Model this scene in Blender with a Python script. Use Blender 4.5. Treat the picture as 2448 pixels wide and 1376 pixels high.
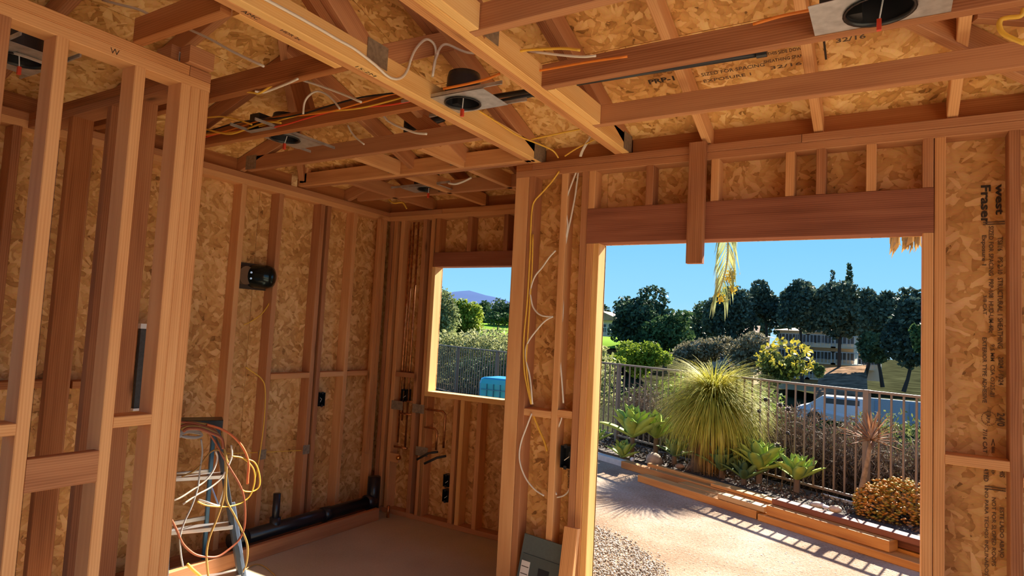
import bpy, math, random
import numpy as np
from mathutils import Vector, Matrix
random.seed(7); RNG = np.random.default_rng(11)
for o in list(bpy.data.objects): bpy.data.objects.remove(o)
S = bpy.context.scene; C = S.collection

# ------------------------------------------------------------------ camera
F_PX, YAW, PIT, ROL, H = 1501.8, 0.544615, 0.0693288, 0.0507530, 1.5
fw = Vector((-math.sin(YAW)*math.cos(PIT), math.cos(YAW)*math.cos(PIT), math.sin(PIT)))
r0 = Vector((math.cos(YAW), math.sin(YAW), 0)); u0 = r0.cross(fw)
rt = r0*math.cos(ROL) + u0*math.sin(ROL); up = u0*math.cos(ROL) - r0*math.sin(ROL)
EYE = Vector((0, 0, H))
cd = bpy.data.cameras.new('camera'); cam = bpy.data.objects.new('camera', cd); C.objects.link(cam)
cd.sensor_width = 36; cd.lens = F_PX/2448*36; cd.clip_start = .05; cd.clip_end = 5000
M = Matrix((rt, up, -fw)).transposed().to_4x4(); M.translation = EYE; cam.matrix_world = M
S.camera = cam
# ------------------------------------------------------------------ world, sun, exposure
w = bpy.data.worlds.new('sky'); S.world = w; w.use_nodes = True
nt = w.node_tree; nt.nodes.clear()
tc = nt.nodes.new('ShaderNodeTexCoord'); sp = nt.nodes.new('ShaderNodeSeparateXYZ'); cr = nt.nodes.new('ShaderNodeValToRGB')
bg = nt.nodes.new('ShaderNodeBackground'); wo = nt.nodes.new('ShaderNodeOutputWorld')
nt.links.new(tc.outputs['Generated'], sp.inputs[0]); nt.links.new(sp.outputs['Z'], cr.inputs[0]); nt.links.new(cr.outputs[0], bg.inputs[0]); nt.links.new(bg.outputs[0], wo.inputs[0])
el = cr.color_ramp.elements
el[0].position = 0.0; el[0].color = (.44, .74, 1.0, 1); el[1].position = 1; el[1].color = (.13, .32, .72, 1)
for p, c in ((.06, (.30, .67, 1.0, 1)), (.14, (.23, .60, 1.0, 1)), (.32, (.15, .49, .99, 1)), (.6, (.12, .34, .82, 1))):
    e = el.new(p); e.color = c
bg.inputs[1].default_value = .5
sl = bpy.data.lights.new('sun', 'SUN'); sl.energy = 11.0; sl.color = (1, .90, .74); sl.angle = .0093
so = bpy.data.objects.new('sun', sl); C.objects.link(so)
so.rotation_euler = Vector((-.165, -1, -.71)).to_track_quat('-Z', 'Y').to_euler()
S.view_settings.view_transform = 'Standard'; S.view_settings.look = 'None'
S.view_settings.gamma = 1; S.view_settings.use_curve_mapping = False
S.view_settings.exposure = 1.16
try:
    S.cycles.max_bounces = 10; S.cycles.diffuse_bounces = 6; S.cycles.transparent_max_bounces = 8
except Exception: pass

# ------------------------------------------------------------------ measuring helpers (photo pixel -> point on a real plane)
def ray(x, y): return fw + rt*((x-1224)/F_PX) - up*((y-688)/F_PX)
def onY(x, y, Y): d = ray(x, y); return EYE + d*(Y/d.y)
def onX(x, y, X): d = ray(x, y); return EYE + d*(X/d.x)
def onZ(x, y, Z): d = ray(x, y); return EYE + d*((Z-H)/d.z)

# ------------------------------------------------------------------ materials
def newmat(name):
    m = bpy.data.materials.new(name); m.use_nodes = True; n = m.node_tree; b = n.nodes['Principled BSDF']
    return m, n, b
def nd(n, t, **k):
    x = n.nodes.new(t)
    for a, v in k.items(): setattr(x, a, v)
    return x
def ramp(n, src, stops, interp='LINEAR'):
    r = nd(n, 'ShaderNodeValToRGB'); e = r.color_ramp.elements; r.color_ramp.interpolation = interp
    e[0].position, e[0].color = stops[0][0], (*stops[0][1], 1); e[1].position, e[1].color = stops[-1][0], (*stops[-1][1], 1)
    for p, c in stops[1:-1]: q = e.new(p); q.color = (*c, 1)
    if src is not None: n.links.new(src, r.inputs[0])
    return r
def mathn(n, op, a, b=None, clamp=False):
    m = nd(n, 'ShaderNodeMath', operation=op); m.use_clamp = clamp
    for i, v in enumerate((a, b)):
        if v is None: continue
        if hasattr(v, 'links'): n.links.new(v, m.inputs[i])
        else: m.inputs[i].default_value = v
    return m.outputs[0]
def mixc(n, f, a, b, bt='MIX'):
    m = nd(n, 'ShaderNodeMix', data_type='RGBA', blend_type=bt)
    for s, v in ((m.inputs[0], f), (m.inputs[6], a), (m.inputs[7], b)):
        if hasattr(v, 'links'): n.links.new(v, s)
        elif isinstance(v, (int, float)): s.default_value = v
        else: s.default_value = (*v, 1)
    return m.outputs[2]
def uvrand(n, amt=7.3):
    uv = nd(n, 'ShaderNodeUVMap'); oi = nd(n, 'ShaderNodeObjectInfo')
    s = mathn(n, 'MULTIPLY', oi.outputs['Random'], amt)
    a = nd(n, 'ShaderNodeVectorMath', operation='ADD'); n.links.new(uv.outputs[0], a.inputs[0])
    c = nd(n, 'ShaderNodeCombineXYZ'); n.links.new(s, c.inputs[0]); n.links.new(s, c.inputs[1]); n.links.new(c.outputs[0], a.inputs[1])
    return a.outputs[0], oi.outputs['Random']
def mapping(n, v, sc=(1, 1, 1), rot=0, loc=(0, 0, 0)):
    m = nd(n, 'ShaderNodeMapping'); m.inputs['Scale'].default_value = sc; m.inputs['Rotation'].default_value = (0, 0, rot); m.inputs['Location'].default_value = loc
    n.links.new(v, m.inputs[0]); return m.outputs[0]

def lumber_mat(name, c1, c2, c3, rough=.62):
    m, n, b = newmat(name); v, rnd = uvrand(n)
    ng = nd(n, 'ShaderNodeTexNoise'); ng.inputs['Scale'].default_value = 1; ng.inputs['Detail'].default_value = 4; ng.inputs['Roughness'].default_value = .6
    n.links.new(mapping(n, v, (1.6, 60, 1)), ng.inputs['Vector'])
    nb = nd(n, 'ShaderNodeTexNoise'); nb.inputs['Scale'].default_value = 3; nb.inputs['Detail'].default_value = 2
    n.links.new(mapping(n, v, (.6, 5, 1)), nb.inputs['Vector'])
    wv = nd(n, 'ShaderNodeTexWave', bands_direction='Y'); wv.inputs['Scale'].default_value = 9; wv.inputs['Distortion'].default_value = 5; wv.inputs['Detail'].default_value = 2; wv.inputs['Detail Scale'].default_value = .6
    n.links.new(mapping(n, v, (.35, 4, 1)), wv.inputs['Vector'])
    f = mathn(n, 'ADD', mathn(n, 'MULTIPLY', ng.outputs[0], .34), mathn(n, 'MULTIPLY', wv.outputs['Fac'], .15))
    f = mathn(n, 'ADD', f, mathn(n, 'MULTIPLY', nb.outputs[0], .62))
    f = mathn(n, 'ADD', f, mathn(n, 'MULTIPLY', mathn(n, 'SUBTRACT', rnd, .5), .28))
    r = ramp(n, f, [(.30, c3), (.52, c2), (.78, c1)])
    # knots
    vo = nd(n, 'ShaderNodeTexVoronoi'); vo.inputs['Scale'].default_value = 1; n.links.new(mapping(n, v, (2.6, 8.5, 1)), vo.inputs['Vector'])
    k = ramp(n, vo.outputs['Distance'], [(.0, (1, 1, 1)), (.055, (.9, .9, .9)), (.13, (.25, .25, .25)), (.2, (0, 0, 0))])
    sx = nd(n, 'ShaderNodeSeparateColor'); n.links.new(vo.outputs['Color'], sx.inputs[0])
    gate = mathn(n, 'GREATER_THAN', sx.outputs[0], .72)
    kf = mathn(n, 'MULTIPLY', k.outputs[0], gate)
    kf = mathn(n, 'MULTIPLY', kf, .8)
    col = mixc(n, kf, r.outputs[0], tuple(x*.32 for x in c3))
    n.links.new(col, b.inputs['Base Color']); b.inputs['Roughness'].default_value = rough
    b.inputs['Specular IOR Level'].default_value = .25
    bp = nd(n, 'ShaderNodeBump'); bp.inputs['Strength'].default_value = .25; bp.inputs['Distance'].default_value = .002
    n.links.new(ng.outputs[0], bp.inputs['Height']); n.links.new(bp.outputs[0], b.inputs['Normal'])
    return m
def osb_mat(name, dark, mid, light, spots=.0):
    m, n, b = newmat(name); v, rnd = uvrand(n, 3.1)
    dn = nd(n, 'ShaderNodeTexNoise'); dn.inputs['Scale'].default_value = 9; dn.inputs['Detail'].default_value = 2; n.links.new(v, dn.inputs['Vector'])
    sub = nd(n, 'ShaderNodeVectorMath', operation='MULTIPLY_ADD'); n.links.new(dn.outputs['Color'], sub.inputs[0]); sub.inputs[1].default_value = (.045, .045, 0); n.links.new(v, sub.inputs[2])
    vv = sub.outputs[0]; layers = []; hs = []
    for i, (ang, sc) in enumerate(((.25, (12, 34, 1)), (1.35, (13, 36, 1)), (-.65, (15, 40, 1)), (2.2, (11, 30, 1)), (.85, (17, 44, 1)))):
        vo = nd(n, 'ShaderNodeTexVoronoi'); vo.voronoi_dimensions = '2D'; vo.inputs['Scale'].default_value = 1
        n.links.new(mapping(n, mapping(n, vv, (1, 1, 1), ang), sc, 0, (i*3.7, i*1.3, 0)), vo.inputs['Vector'])
        sc_ = nd(n, 'ShaderNodeSeparateColor'); n.links.new(vo.outputs['Color'], sc_.inputs[0])
        # flake height falls towards its border
        h = mathn(n, 'SUBTRACT', sc_.outputs[0], mathn(n, 'MULTIPLY', vo.outputs['Distance'], .5))
        layers.append((h, sc_.outputs[1]))
    H_, V_ = layers[0]
    for h, val in layers[1:]:
        g = mathn(n, 'GREATER_THAN', h, H_)
        mx = nd(n, 'ShaderNodeMix', data_type='FLOAT'); n.links.new(g, mx.inputs[0]); n.links.new(V_, mx.inputs[2]); n.links.new(val, mx.inputs[3])
        V_ = mx.outputs[0]; H_ = mathn(n, 'MAXIMUM', H_, h)
    gn = nd(n, 'ShaderNodeTexNoise'); gn.inputs['Scale'].default_value = 2.2; gn.inputs['Detail'].default_value = 3; n.links.new(v, gn.inputs['Vector'])
    f = mathn(n, 'ADD', mathn(n, 'MULTIPLY', V_, .50), mathn(n, 'MULTIPLY', gn.outputs[0], .55))
    f = mathn(n, 'ADD', f, mathn(n, 'MULTIPLY', mathn(n, 'SUBTRACT', H_, .62), .40))
    r = ramp(n, f, [(.10, tuple(x*.55 for x in dark)), (.22, dark), (.50, mid), (.88, light)])
    fn = nd(n, 'ShaderNodeTexNoise'); fn.inputs['Scale'].default_value = 160; n.links.new(mapping(n, v, (1, .35, 1), .4), fn.inputs['Vector'])
    col = mixc(n, .18, r.outputs[0], fn.outputs['Color'], 'OVERLAY')
    n.links.new(col, b.inputs['Base Color']); b.inputs['Roughness'].default_value = .6; b.inputs['Specular IOR Level'].default_value = .3
    bp = nd(n, 'ShaderNodeBump'); bp.inputs['Strength'].default_value = .4; bp.inputs['Distance'].default_value = .003
    n.links.new(H_, bp.inputs['Height']); n.links.new(bp.outputs[0], b.inputs['Normal'])
    return m
def plain(name, col, rough=.5, metal=0, noise=0, nscale=20, spec=.5, bump=0):
    m, n, b = newmat(name); b.inputs['Roughness'].default_value = rough; b.inputs['Metallic'].default_value = metal; b.inputs['Specular IOR Level'].default_value = spec
    t = nd(n, 'ShaderNodeTexNoise'); t.inputs['Scale'].default_value = nscale; t.inputs['Detail'].default_value = 4
    g = nd(n, 'ShaderNodeTexCoord'); n.links.new(g.outputs['Object'], t.inputs['Vector'])
    a = max(noise, .04)
    r = ramp(n, t.outputs[0], [(.3, tuple(x*(1-a) for x in col)), (.7, tuple(min(1, x*(1+a)) for x in col))])
    n.links.new(r.outputs[0], b.inputs['Base Color'])
    if bump:
        bp = nd(n, 'ShaderNodeBump'); bp.inputs['Strength'].default_value = .6; bp.inputs['Distance'].default_value = bump
        n.links.new(t.outputs[0], bp.inputs['Height']); n.links.new(bp.outputs[0], b.inputs['Normal'])
    return m
def leafmat(name, cols, trans=.3, rough=.5, scale=.5):
    """colour per leaf (random per island) plus slow variation in space"""
    m, n, b = newmat(name)
    gi = nd(n, 'ShaderNodeNewGeometry'); t = nd(n, 'ShaderNodeTexNoise'); t.inputs['Scale'].default_value = scale; t.inputs['Detail'].default_value = 2
    n.links.new(gi.outputs['Position'], t.inputs['Vector'])
    f = mathn(n, 'ADD', mathn(n, 'MULTIPLY', gi.outputs['Random Per Island'], .6), mathn(n, 'SUBTRACT', mathn(n, 'MULTIPLY', t.outputs[0], 1.1), .35))
    k = len(cols); r = ramp(n, f, [(i/(k-1), c) for i, c in enumerate(cols)])
    n.links.new(r.outputs[0], b.inputs['Base Color']); b.inputs['Roughness'].default_value = max(rough, .6); b.inputs['Specular IOR Level'].default_value = .08
    if trans:
        tr = nd(n, 'ShaderNodeBsdfTranslucent'); n.links.new(r.outputs[0], tr.inputs[0]); mx = nd(n, 'ShaderNodeMixShader'); mx.inputs[0].default_value = trans
        n.links.new(b.outputs[0], mx.inputs[1]); n.links.new(tr.outputs[0], mx.inputs[2]); n.links.new(mx.outputs[0], n.nodes['Material Output'].inputs[0])
    return m

FIR = lumber_mat('fir_lumber', (.78, .42, .185), (.67, .32, .125), (.48, .195, .07))
FIRR = lumber_mat('red_fir_lumber', (.56, .265, .12), (.44, .185, .08), (.29, .105, .042))
FIRD = lumber_mat('brown_fir_lumber', (.52, .22, .08), (.42, .155, .05), (.26, .085, .025))
HDRM = lumber_mat('dark_header_lumber', (.40, .155, .085), (.30, .105, .055), (.19, .06, .03))
FIRP = lumber_mat('pale_fir_lumber', (.92, .60, .25), (.86, .50, .18), (.68, .33, .10))
OSBW = osb_mat('wall_strand_board', (.44, .20, .055), (.64, .335, .11), (.84, .53, .24))
OSBR = osb_mat('roof_strand_board', (.46, .21, .05), (.72, .38, .12), (.92, .62, .27))
ODIRT = plain('mulch', (.045, .03, .022), .9, noise=.7, nscale=30, bump=.03)

# ------------------------------------------------------------------ mesh helpers
def link(o, parent=None, loc=None):
    C.objects.link(o)
    if parent is not None: o.parent = parent
    if loc is not None: o.location = loc
    return o
def tag(o, label=None, cat=None, group=None, kind=None):
    if label: o['label'] = label
    if cat: o['category'] = cat
    if group: o['group'] = group
    if kind: o['kind'] = kind
    return o
def empty(name, loc=(0, 0, 0), rot=None, **k):
    o = bpy.data.objects.new(name, None); C.objects.link(o); o.location = loc; o.empty_display_size = .05
    if rot: o.rotation_euler = rot
    return tag(o, **k)
def meshobj(name, vs, fs, mat, parent=None, loc=(0, 0, 0), uvs=None, smooth=False, mats=None, mi=None):
    me = bpy.data.meshes.new(name); me.from_pydata([tuple(v) for v in vs], [], fs)
    if uvs is not None:
        ul = me.uv_layers.new(name='UVMap'); ul.data.foreach_set('uv', np.array(uvs, dtype=np.float32).ravel())
    if smooth: me.polygons.foreach_set('use_smooth', [True]*len(me.polygons))
    me.materials.append(mat)
    if mats:
        for x in mats: me.materials.append(x)
        me.polygons.foreach_set('material_index', mi)
    me.update(); o = bpy.data.objects.new(name, me); link(o, parent)
    l = Vector(loc)
    if parent is not None and 'origin' in parent: l = l - Vector(parent['origin'])
    o.location = l
    return o
class MB:
    """collects shapes for ONE mesh"""
    def __init__(s): s.v = []; s.f = []; s.uv = []
    def add(s, vs, fs, uvs=None):
        b = len(s.v); s.v += [Vector(v) for v in vs]
        for f in fs: s.f.append(tuple(i+b for i in f))
        if uvs is None:
            for f in fs:
                p = [Vector(vs[i]) for i in f]; nrm = (p[1]-p[0]).cross(p[-1]-p[0]); a = [abs(c) for c in nrm]; k = a.index(max(a))
                for q in p: s.uv.append((q.y, q.z) if k == 0 else (q.x, q.z) if k == 1 else (q.x, q.y))
        else: s.uv += uvs
        return s
    def box(s, x0, x1, y0, y1, z0, z1):
        vs = [(x, y, z) for x in (x0, x1) for y in (y0, y1) for z in (z0, z1)]
        return s.add(vs, [(0, 1, 3, 2), (4, 6, 7, 5), (0, 4, 5, 1), (2, 3, 7, 6), (0, 2, 6, 4), (1, 5, 7, 3)])
    def cyl(s, p0, p1, r0, r1=None, n=12, caps=True):
        r1 = r0 if r1 is None else r1; p0 = Vector(p0); p1 = Vector(p1); d = (p1-p0).normalized()
        a = d.orthogonal().normalized(); b = d.cross(a); vs = []
        for p, r in ((p0, r0), (p1, r1)):
            for i in range(n):
                t = 2*math.pi*i/n; vs.append(p + a*(r*math.cos(t)) + b*(r*math.sin(t)))
        fs = [(i, (i+1) % n, n+(i+1) % n, n+i) for i in range(n)]
        if caps: fs += [tuple(range(n))[::-1], tuple(range(n, 2*n))]
        return s.add(vs, fs)
    def tube(s, pts, r, n=6):
        pts = [Vector(p) for p in pts]; vs = []; prev = None
        for i, p in enumerate(pts):
            d = (pts[min(i+1, len(pts)-1)] - pts[max(i-1, 0)]).normalized()
            a = d.orthogonal().normalized() if prev is None else (prev - d*prev.dot(d)).normalized()
            prev = a; b = d.cross(a); rr = r[i] if isinstance(r, (list, tuple)) else r
            for k in range(n):
                t = 2*math.pi*k/n; vs.append(p + a*(rr*math.cos(t)) + b*(rr*math.sin(t)))
        fs = []
        for i in range(len(pts)-1):
            for k in range(n): fs.append((i*n+k, i*n+(k+1) % n, (i+1)*n+(k+1) % n, (i+1)*n+k))
        fs += [tuple(range(n))[::-1], tuple(range((len(pts)-1)*n, len(pts)*n))]
        return s.add(vs, fs)
    def lathe(s, prof, c=(0, 0, 0), axis=(0, 0, 1), n=16):
        c = Vector(c); d = Vector(axis).normalized(); a = d.orthogonal().normalized(); b = d.cross(a); vs = []
        for r, h in prof:
            for k in range(n):
                t = 2*math.pi*k/n; vs.append(c + d*h + a*(r*math.cos(t)) + b*(r*math.sin(t)))
        fs = [(i*n+k, i*n+(k+1) % n, (i+1)*n+(k+1) % n, (i+1)*n+k) for i in range(len(prof)-1) for k in range(n)]
        return s.add(vs, fs)
    def build(s, name, mat, parent=None, smooth=False, loc=None, **k):
        if loc is None:
            loc = Vector((0, 0, 0))
        l = Vector(loc)
        o = meshobj(name, [v-l for v in s.v], s.f, mat, parent, l, s.uv, smooth)
        return tag(o, **k)
def spline(pts, k=6):
    """Catmull-Rom through points"""
    pts = [Vector(p) for p in pts]; out = []
    P = [pts[0]*2-pts[1]] + pts + [pts[-1]*2-pts[-2]]
    for i in range(1, len(P)-2):
        for j in range(k):
            t = j/k; a, b, c, d = P[i-1], P[i], P[i+1], P[i+2]
            out.append(.5*((2*b) + (c-a)*t + (2*a-5*b+4*c-d)*t*t + (3*b-a-3*c+d)*t**3))
    return out + [pts[-1]]
def board(name, p0, p1, side, w_, d_, mat, parent=None, ch=.0025, **k):
    """a sawn board from p0 to p1 (centre line), w_ along 'side', d_ across; eased edges; grain follows its length"""
    p0 = Vector(p0); p1 = Vector(p1); L = (p1-p0).length; d = (p1-p0)/L; s = Vector(side); s = (s - d*s.dot(d)).normalized(); t = d.cross(s)
    mid = (p0+p1)/2; a, b = w_/2, d_/2; c = min(ch, a*.3, b*.3)
    ring = [(-a+c, -b), (a-c, -b), (a, -b+c), (a, b-c), (a-c, b), (-a+c, b), (-a, b-c), (-a, -b+c)]
    per = [0]
    for i in range(8):
        q, q2 = ring[i], ring[(i+1) % 8]; per.append(per[-1]+math.hypot(q2[0]-q[0], q2[1]-q[1]))
    vs = [d*(e*L/2) + s*x + t*y for e in (-1, 1) for x, y in ring]; fs = []; uv = []
    for i in range(8):
        j = (i+1) % 8; fs.append((i, j, 8+j, 8+i)); uv += [(0, per[i]), (0, per[i+1]), (L, per[i+1]), (L, per[i])]
    fs.append(tuple(range(7, -1, -1))); uv += [(ring[i][0]*.15, ring[i][1]) for i in range(7, -1, -1)]
    fs.append(tuple(range(8, 16))); uv += [(ring[i][0]*.15, ring[i][1]) for i in range(8)]
    o = meshobj(name, vs, fs, mat, parent, mid, uv); return tag(o, **k)
def bb(name, x0, x1, y0, y1, z0, z1, mat=None, parent=None, **k):
    """axis-aligned board"""
    mat = mat or FIR; e = (abs(x1-x0), abs(y1-y0), abs(z1-z0)); m = ((x0+x1)/2, (y0+y1)/2, (z0+z1)/2); i = e.index(max(e))
    if i == 0: return board(name, (x0, m[1], m[2]), (x1, m[1], m[2]), (0, 1, 0), e[1], e[2], mat, parent, **k)
    if i == 1: return board(name, (m[0], y0, m[2]), (m[0], y1, m[2]), (1, 0, 0), e[0], e[2], mat, parent, **k)
    return board(name, (m[0], m[1], z0), (m[0], m[1], z1), (1, 0, 0), e[0], e[1], mat, parent, **k)
def sheet(name, poly, nrm, th, mat, parent=None, udir=None, **k):
    """sheet with polygon outline 'poly' (visible face) and thickness th along nrm; UV in metres"""
    P = [Vector(p) for p in poly]; n_ = Vector(nrm).normalized(); c = sum(P, Vector())/len(P)
    u = Vector(udir).normalized() if udir else (P[1]-P[0]).normalized(); v = n_.cross(u)
    vs = [p-c for p in P] + [p-c+n_*th for p in P]; m = len(P)
    fs = [tuple(range(m)), tuple(range(2*m-1, m-1, -1))] + [(i, m+i, m+(i+1) % m, (i+1) % m) for i in range(m)]
    uv = []
    for f in fs:
        for i in f: q = vs[i]+c; uv.append((q.dot(u), q.dot(v)))
    o = meshobj(name, vs, fs, mat, parent, c, uv); return tag(o, **k)
def copytree(o, parent=None):
    c = o.copy(); C.objects.link(c); c.parent = parent
    for ch in o.children: copytree(ch, c)
    return c
SW, SD = .038, .089
T0, T1 = 2.374, 2.450     # double top plate

# ================================================================== SETTING: interior shell
CONC, n_, b_ = newmat('concrete_slab')
g = nd(n_, 'ShaderNodeTexCoord'); a1 = nd(n_, 'ShaderNodeTexNoise'); a1.inputs['Scale'].default_value = 1.7; a1.inputs['Detail'].default_value = 6
a2 = nd(n_, 'ShaderNodeTexNoise'); a2.inputs['Scale'].default_value = 90; a2.inputs['Detail'].default_value = 2
n_.links.new(g.outputs['Object'], a1.inputs['Vector']); n_.links.new(g.outputs['Object'], a2.inputs['Vector'])
rr = ramp(n_, mathn(n_, 'ADD', mathn(n_, 'MULTIPLY', a1.outputs[0], .7), mathn(n_, 'MULTIPLY', a2.outputs[0], .3)), [(.3, (.40, .33, .23)), (.7, (.60, .52, .38))])
n_.links.new(rr.outputs[0], b_.inputs['Base Color']); b_.inputs['Roughness'].default_value = .75
fl = MB().box(-3.76, 8.0, -12.0, 3.12, -.12, 0).box(-3.76, -1.72, 3.12, 4.05, -.12, 0).build('floor', CONC, None, kind='structure')  # slab extended unseen to the rear and right to bounce sunlight inside

# ---- left wall (studs face the room at x = -3.63)
WL = empty('wall_left', kind='structure'); XL = -3.63
for i, (y0, y1) in enumerate(((.3, 1.515), (1.518, 2.735), (2.738, 4.048))):
    sheet('sheathing_panel', [(XL-SD, y0, 0), (XL-SD, y1, 0), (XL-SD, y1, 2.45), (XL-SD, y0, 2.45)], (-1, 0, 0), .012, OSBW, WL, (0, 0, 1))
LS = [.62, 1.02, 1.30, 1.62, 1.93, 2.222, 2.555, 2.85, 3.225, 3.56, 3.905]
for i, y in enumerate(LS):
    bb('stud', XL-SD, XL, y-SW/2, y+SW/2, .038, T0, (FIR, FIR, FIRR, FIRR, FIR)[i % 5], WL)
bb('stud', XL-SD, XL, 3.27, 3.305, .038, T0, FIRR, WL); bb('stud', XL-SD, XL, 1.05, 1.088, .038, T0, FIRR, WL)
bb('top_plate', XL-SD, XL, .3, 3.95, T0, T0+SW, FIR, WL); bb('top_plate', XL-SD, XL, .3, 3.95, T0+SW, T1, FIRR, WL)
bb('bottom_plate', XL-SD, XL, .3, 3.95, 0, SW, FIRR, WL)
for y0, y1 in ((2.87, 3.205), (3.305, 3.54), (3.58, 3.885)): bb('blocking', XL-SD, XL, y0, y1, 1.09, 1.128, FIR, WL)
for y0, y1, z in ((1.65, 1.91, 1.09), (1.32, 1.6, 1.1), (1.095, 1.28, 1.1)): bb('blocking', XL-SD, XL, y0, y1, z, z+.038, FIRD, WL)
bb('corner_nailer', XL, XL+.038, 3.80, 3.838, .47, 2.37, FIR, WL)
# ---- window wall (y = 3.945 faces the room)
WB = empty('wall_back', kind='structure'); YB = 3.945
WX0, WX1, WZ0, WZ1 = -3.113, -2.405, 1.0, 1.985
def ypan(x0, x1, z0, z1, par, Y, tz=.012): sheet('sheathing_panel', [(x0, Y, z0), (x0, Y, z1), (x1, Y, z1), (x1, Y, z0)], (0, 1, 0), tz, OSBW, par, (0, 0, 1))
ypan(-3.73, WX0, 0, 2.45, WB, YB+SD); ypan(WX0, WX1, 0, WZ0, WB, YB+SD); ypan(WX0, WX1, WZ1, 2.45, WB, YB+SD); ypan(WX1, -1.74, 0, 2.45, WB, YB+SD)
for x, m_ in ((-3.60, FIRR), (-3.555, FIR), (-3.48, FIR), (-3.245, FIRR), (-3.16, FIR), (-2.33, FIR), (-2.29, FIRR), (-1.95, FIR)):
    bb('stud', x-SW/2, x+SW/2, YB, YB+SD, .038, T0, m_, WB)
bb('top_plate', -3.63, -1.75, YB, YB+SD, T0, T0+SW, FIR, WB); bb('top_plate', -3.63, -3.08, YB, YB+SD, T0+SW, T1, FIRR, WB); bb('top_plate', -3.077, -1.75, YB, YB+SD, T0+SW, T1, FIR, WB)
bb('bottom_plate', -3.63, -1.75, YB, YB+SD, 0, SW, FIRR, WB)
bb('blocking', -3.46, -3.265, YB, YB+SD, 1.09, 1.128, FIRR, WB)
W1 = empty('window_1', kind='structure')
bb('header', -3.135, -2.35, YB-.0, YB+SD, WZ1, WZ1+.115, HDRM, W1)
bb('jamb_stud', WX0-.0, WX0+.0, YB, YB+SD, SW, WZ1, FIR, W1) if 0 else bb('jamb_stud', WX0-.036, WX0, YB, YB+SD+.012, SW, WZ1-.001, FIRP, W1)
bb('jamb_stud', WX1, WX1+.038, YB, YB+SD+.012, SW, WZ1-.001, FIR, W1)
bb('sill_plate', WX0-.03, WX1+.03, YB-.002, YB+SD+.012, WZ0-.038, WZ0, FIRP, W1)
for x in (-3.13, -2.838, -2.776, -2.62): bb('cripple_stud', x-SW/2, x+SW/2, YB, YB+SD, SW, WZ0-.039, FIR if x != -2.776 else FIRP, W1)
for x in (-3.11, -2.80, -2.47): bb('cripple_stud', x-SW/2, x+SW/2, YB, YB+SD, WZ1+.115, T0, FIRR if x > -3 else FIRD, W1)
# ---- return wall between the front wall and the window wall
WR = empty('wall_return', kind='structure')
sheet('sheathing_panel', [(-1.75, 3.11, 0), (-1.75, 3.11, 2.45), (-1.75, 4.03, 2.45), (-1.75, 4.03, 0)], (1, 0, 0), .012, OSBW, WR, (0, 0, 1))
for y in (3.5, 3.88): bb('stud', -1.839, -1.75, y, y+SW, SW, T0, FIR, WR)
bb('top_plate', -1.839, -1.75, 3.11, 3.945, T0, T1, FIR, WR); bb('bottom_plate', -1.839, -1.75, 3.11, 3.945, 0, SW, FIR, WR)
# ---- front wall with the big opening (y = 3.02)
WF = empty('wall_front', kind='structure'); YF = 3.02
ypan(-1.839, -1.312, 0, 2.45, WF, YF+SD); ypan(-1.31, .107, 1.985, 2.45, WF, YF+SD); ypan(.109, 1.327, 0, 2.45, WF, YF+SD); ypan(1.33, 2.3, 0, 2.45, WF, YF+SD)
bb('corner_post', -1.839, -1.753, YF, YF+SD, SW, T0, FIR, WF); bb('stud', -1.751, -1.713, YF, YF+SD, SW, T0, FIRR, WF)
bb('stud', -1.547, -1.509, YF, YF+SD, SW, T0, FIR, WF); bb('stud', -1.424, -1.386, YF, YF+SD, SW, T0, FIRR, WF)
bb('stud', .147, .185, YF, YF+SD, SW, T0, FIR, WF); bb('stud', .385, .423, YF, YF+SD, SW, T0, FIRR, WF)
for x in (.8, 1.2, 1.6, 2.0): bb('stud', x, x+SW, YF, YF+SD, SW, T0, FIR, WF)
bb('top_plate', -1.839, 2.3, YF, YF+SD, T0, T0+SW, FIRR, WF); bb('top_plate', -1.839, -1.735, YF, YF+SD, T0+SW, T1, FIRD, WF); bb('top_plate', -1.733, -.35, YF-.003, YF+SD, T0+SW, T1, FIRR, WF); bb('top_plate', -.348, 2.3, YF-.003, YF+SD, T0+SW, T1, FIRR, WF)
bb('bottom_plate', -1.839, -1.348, YF, YF+SD, 0, SW, FIR, WF); bb('bottom_plate', .109, 2.3, YF, YF+SD, 0, SW, FIR, WF)
bb('blocking', -1.713, -1.547, YF, YF+SD, 1.05, 1.088, FIR, WF); bb('blocking', -1.509, -1.424, YF, YF+SD, 1.062, 1.1, FIR, WF)
bb('blocking', .185, .385, YF, YF+SD, 1.072, 1.11, FIR, WF); bb('blocking', .423, .8, YF, YF+SD, 1.02, 1.058, FIR, WF)
D1 = empty('door_1', kind='structure')
bb('header', -1.384, .145, YF-.002, YF+SD-.001, 1.985, 2.17, HDRM, D1)
bb('header_trim', -1.348, .109, YF+.01, YF+SD+.012, 1.965, 1.985, FIRP, D1) if 0 else None
bb('jack_stud', -1.384, -1.346, YF-.001, YF+SD, SW, 1.984, FIR, D1); bb('jack_stud', -1.346, -1.312, YF+.002, YF+SD+.012, 0, 1.984, FIRP, D1)
bb('jack_stud', .107, .145, YF, YF+SD+.012, 0, 1.984, FIR, D1)
for x, m_ in ((-1.366, FIR), (-1.05, FIRR), (-.727, FIR), (-.396, FIR), (-.270, FIRR), (-.077, FIR), (.125, FIRR)):
    bb('cripple_stud', x-SW/2, x+SW/2, YF, YF+SD-.002, 2.171, T0, m_, D1)
bb('strap_board', -.843, -.765, YF-.042, YF-.003, 1.868, 2.455, FIRR, D1)

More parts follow.
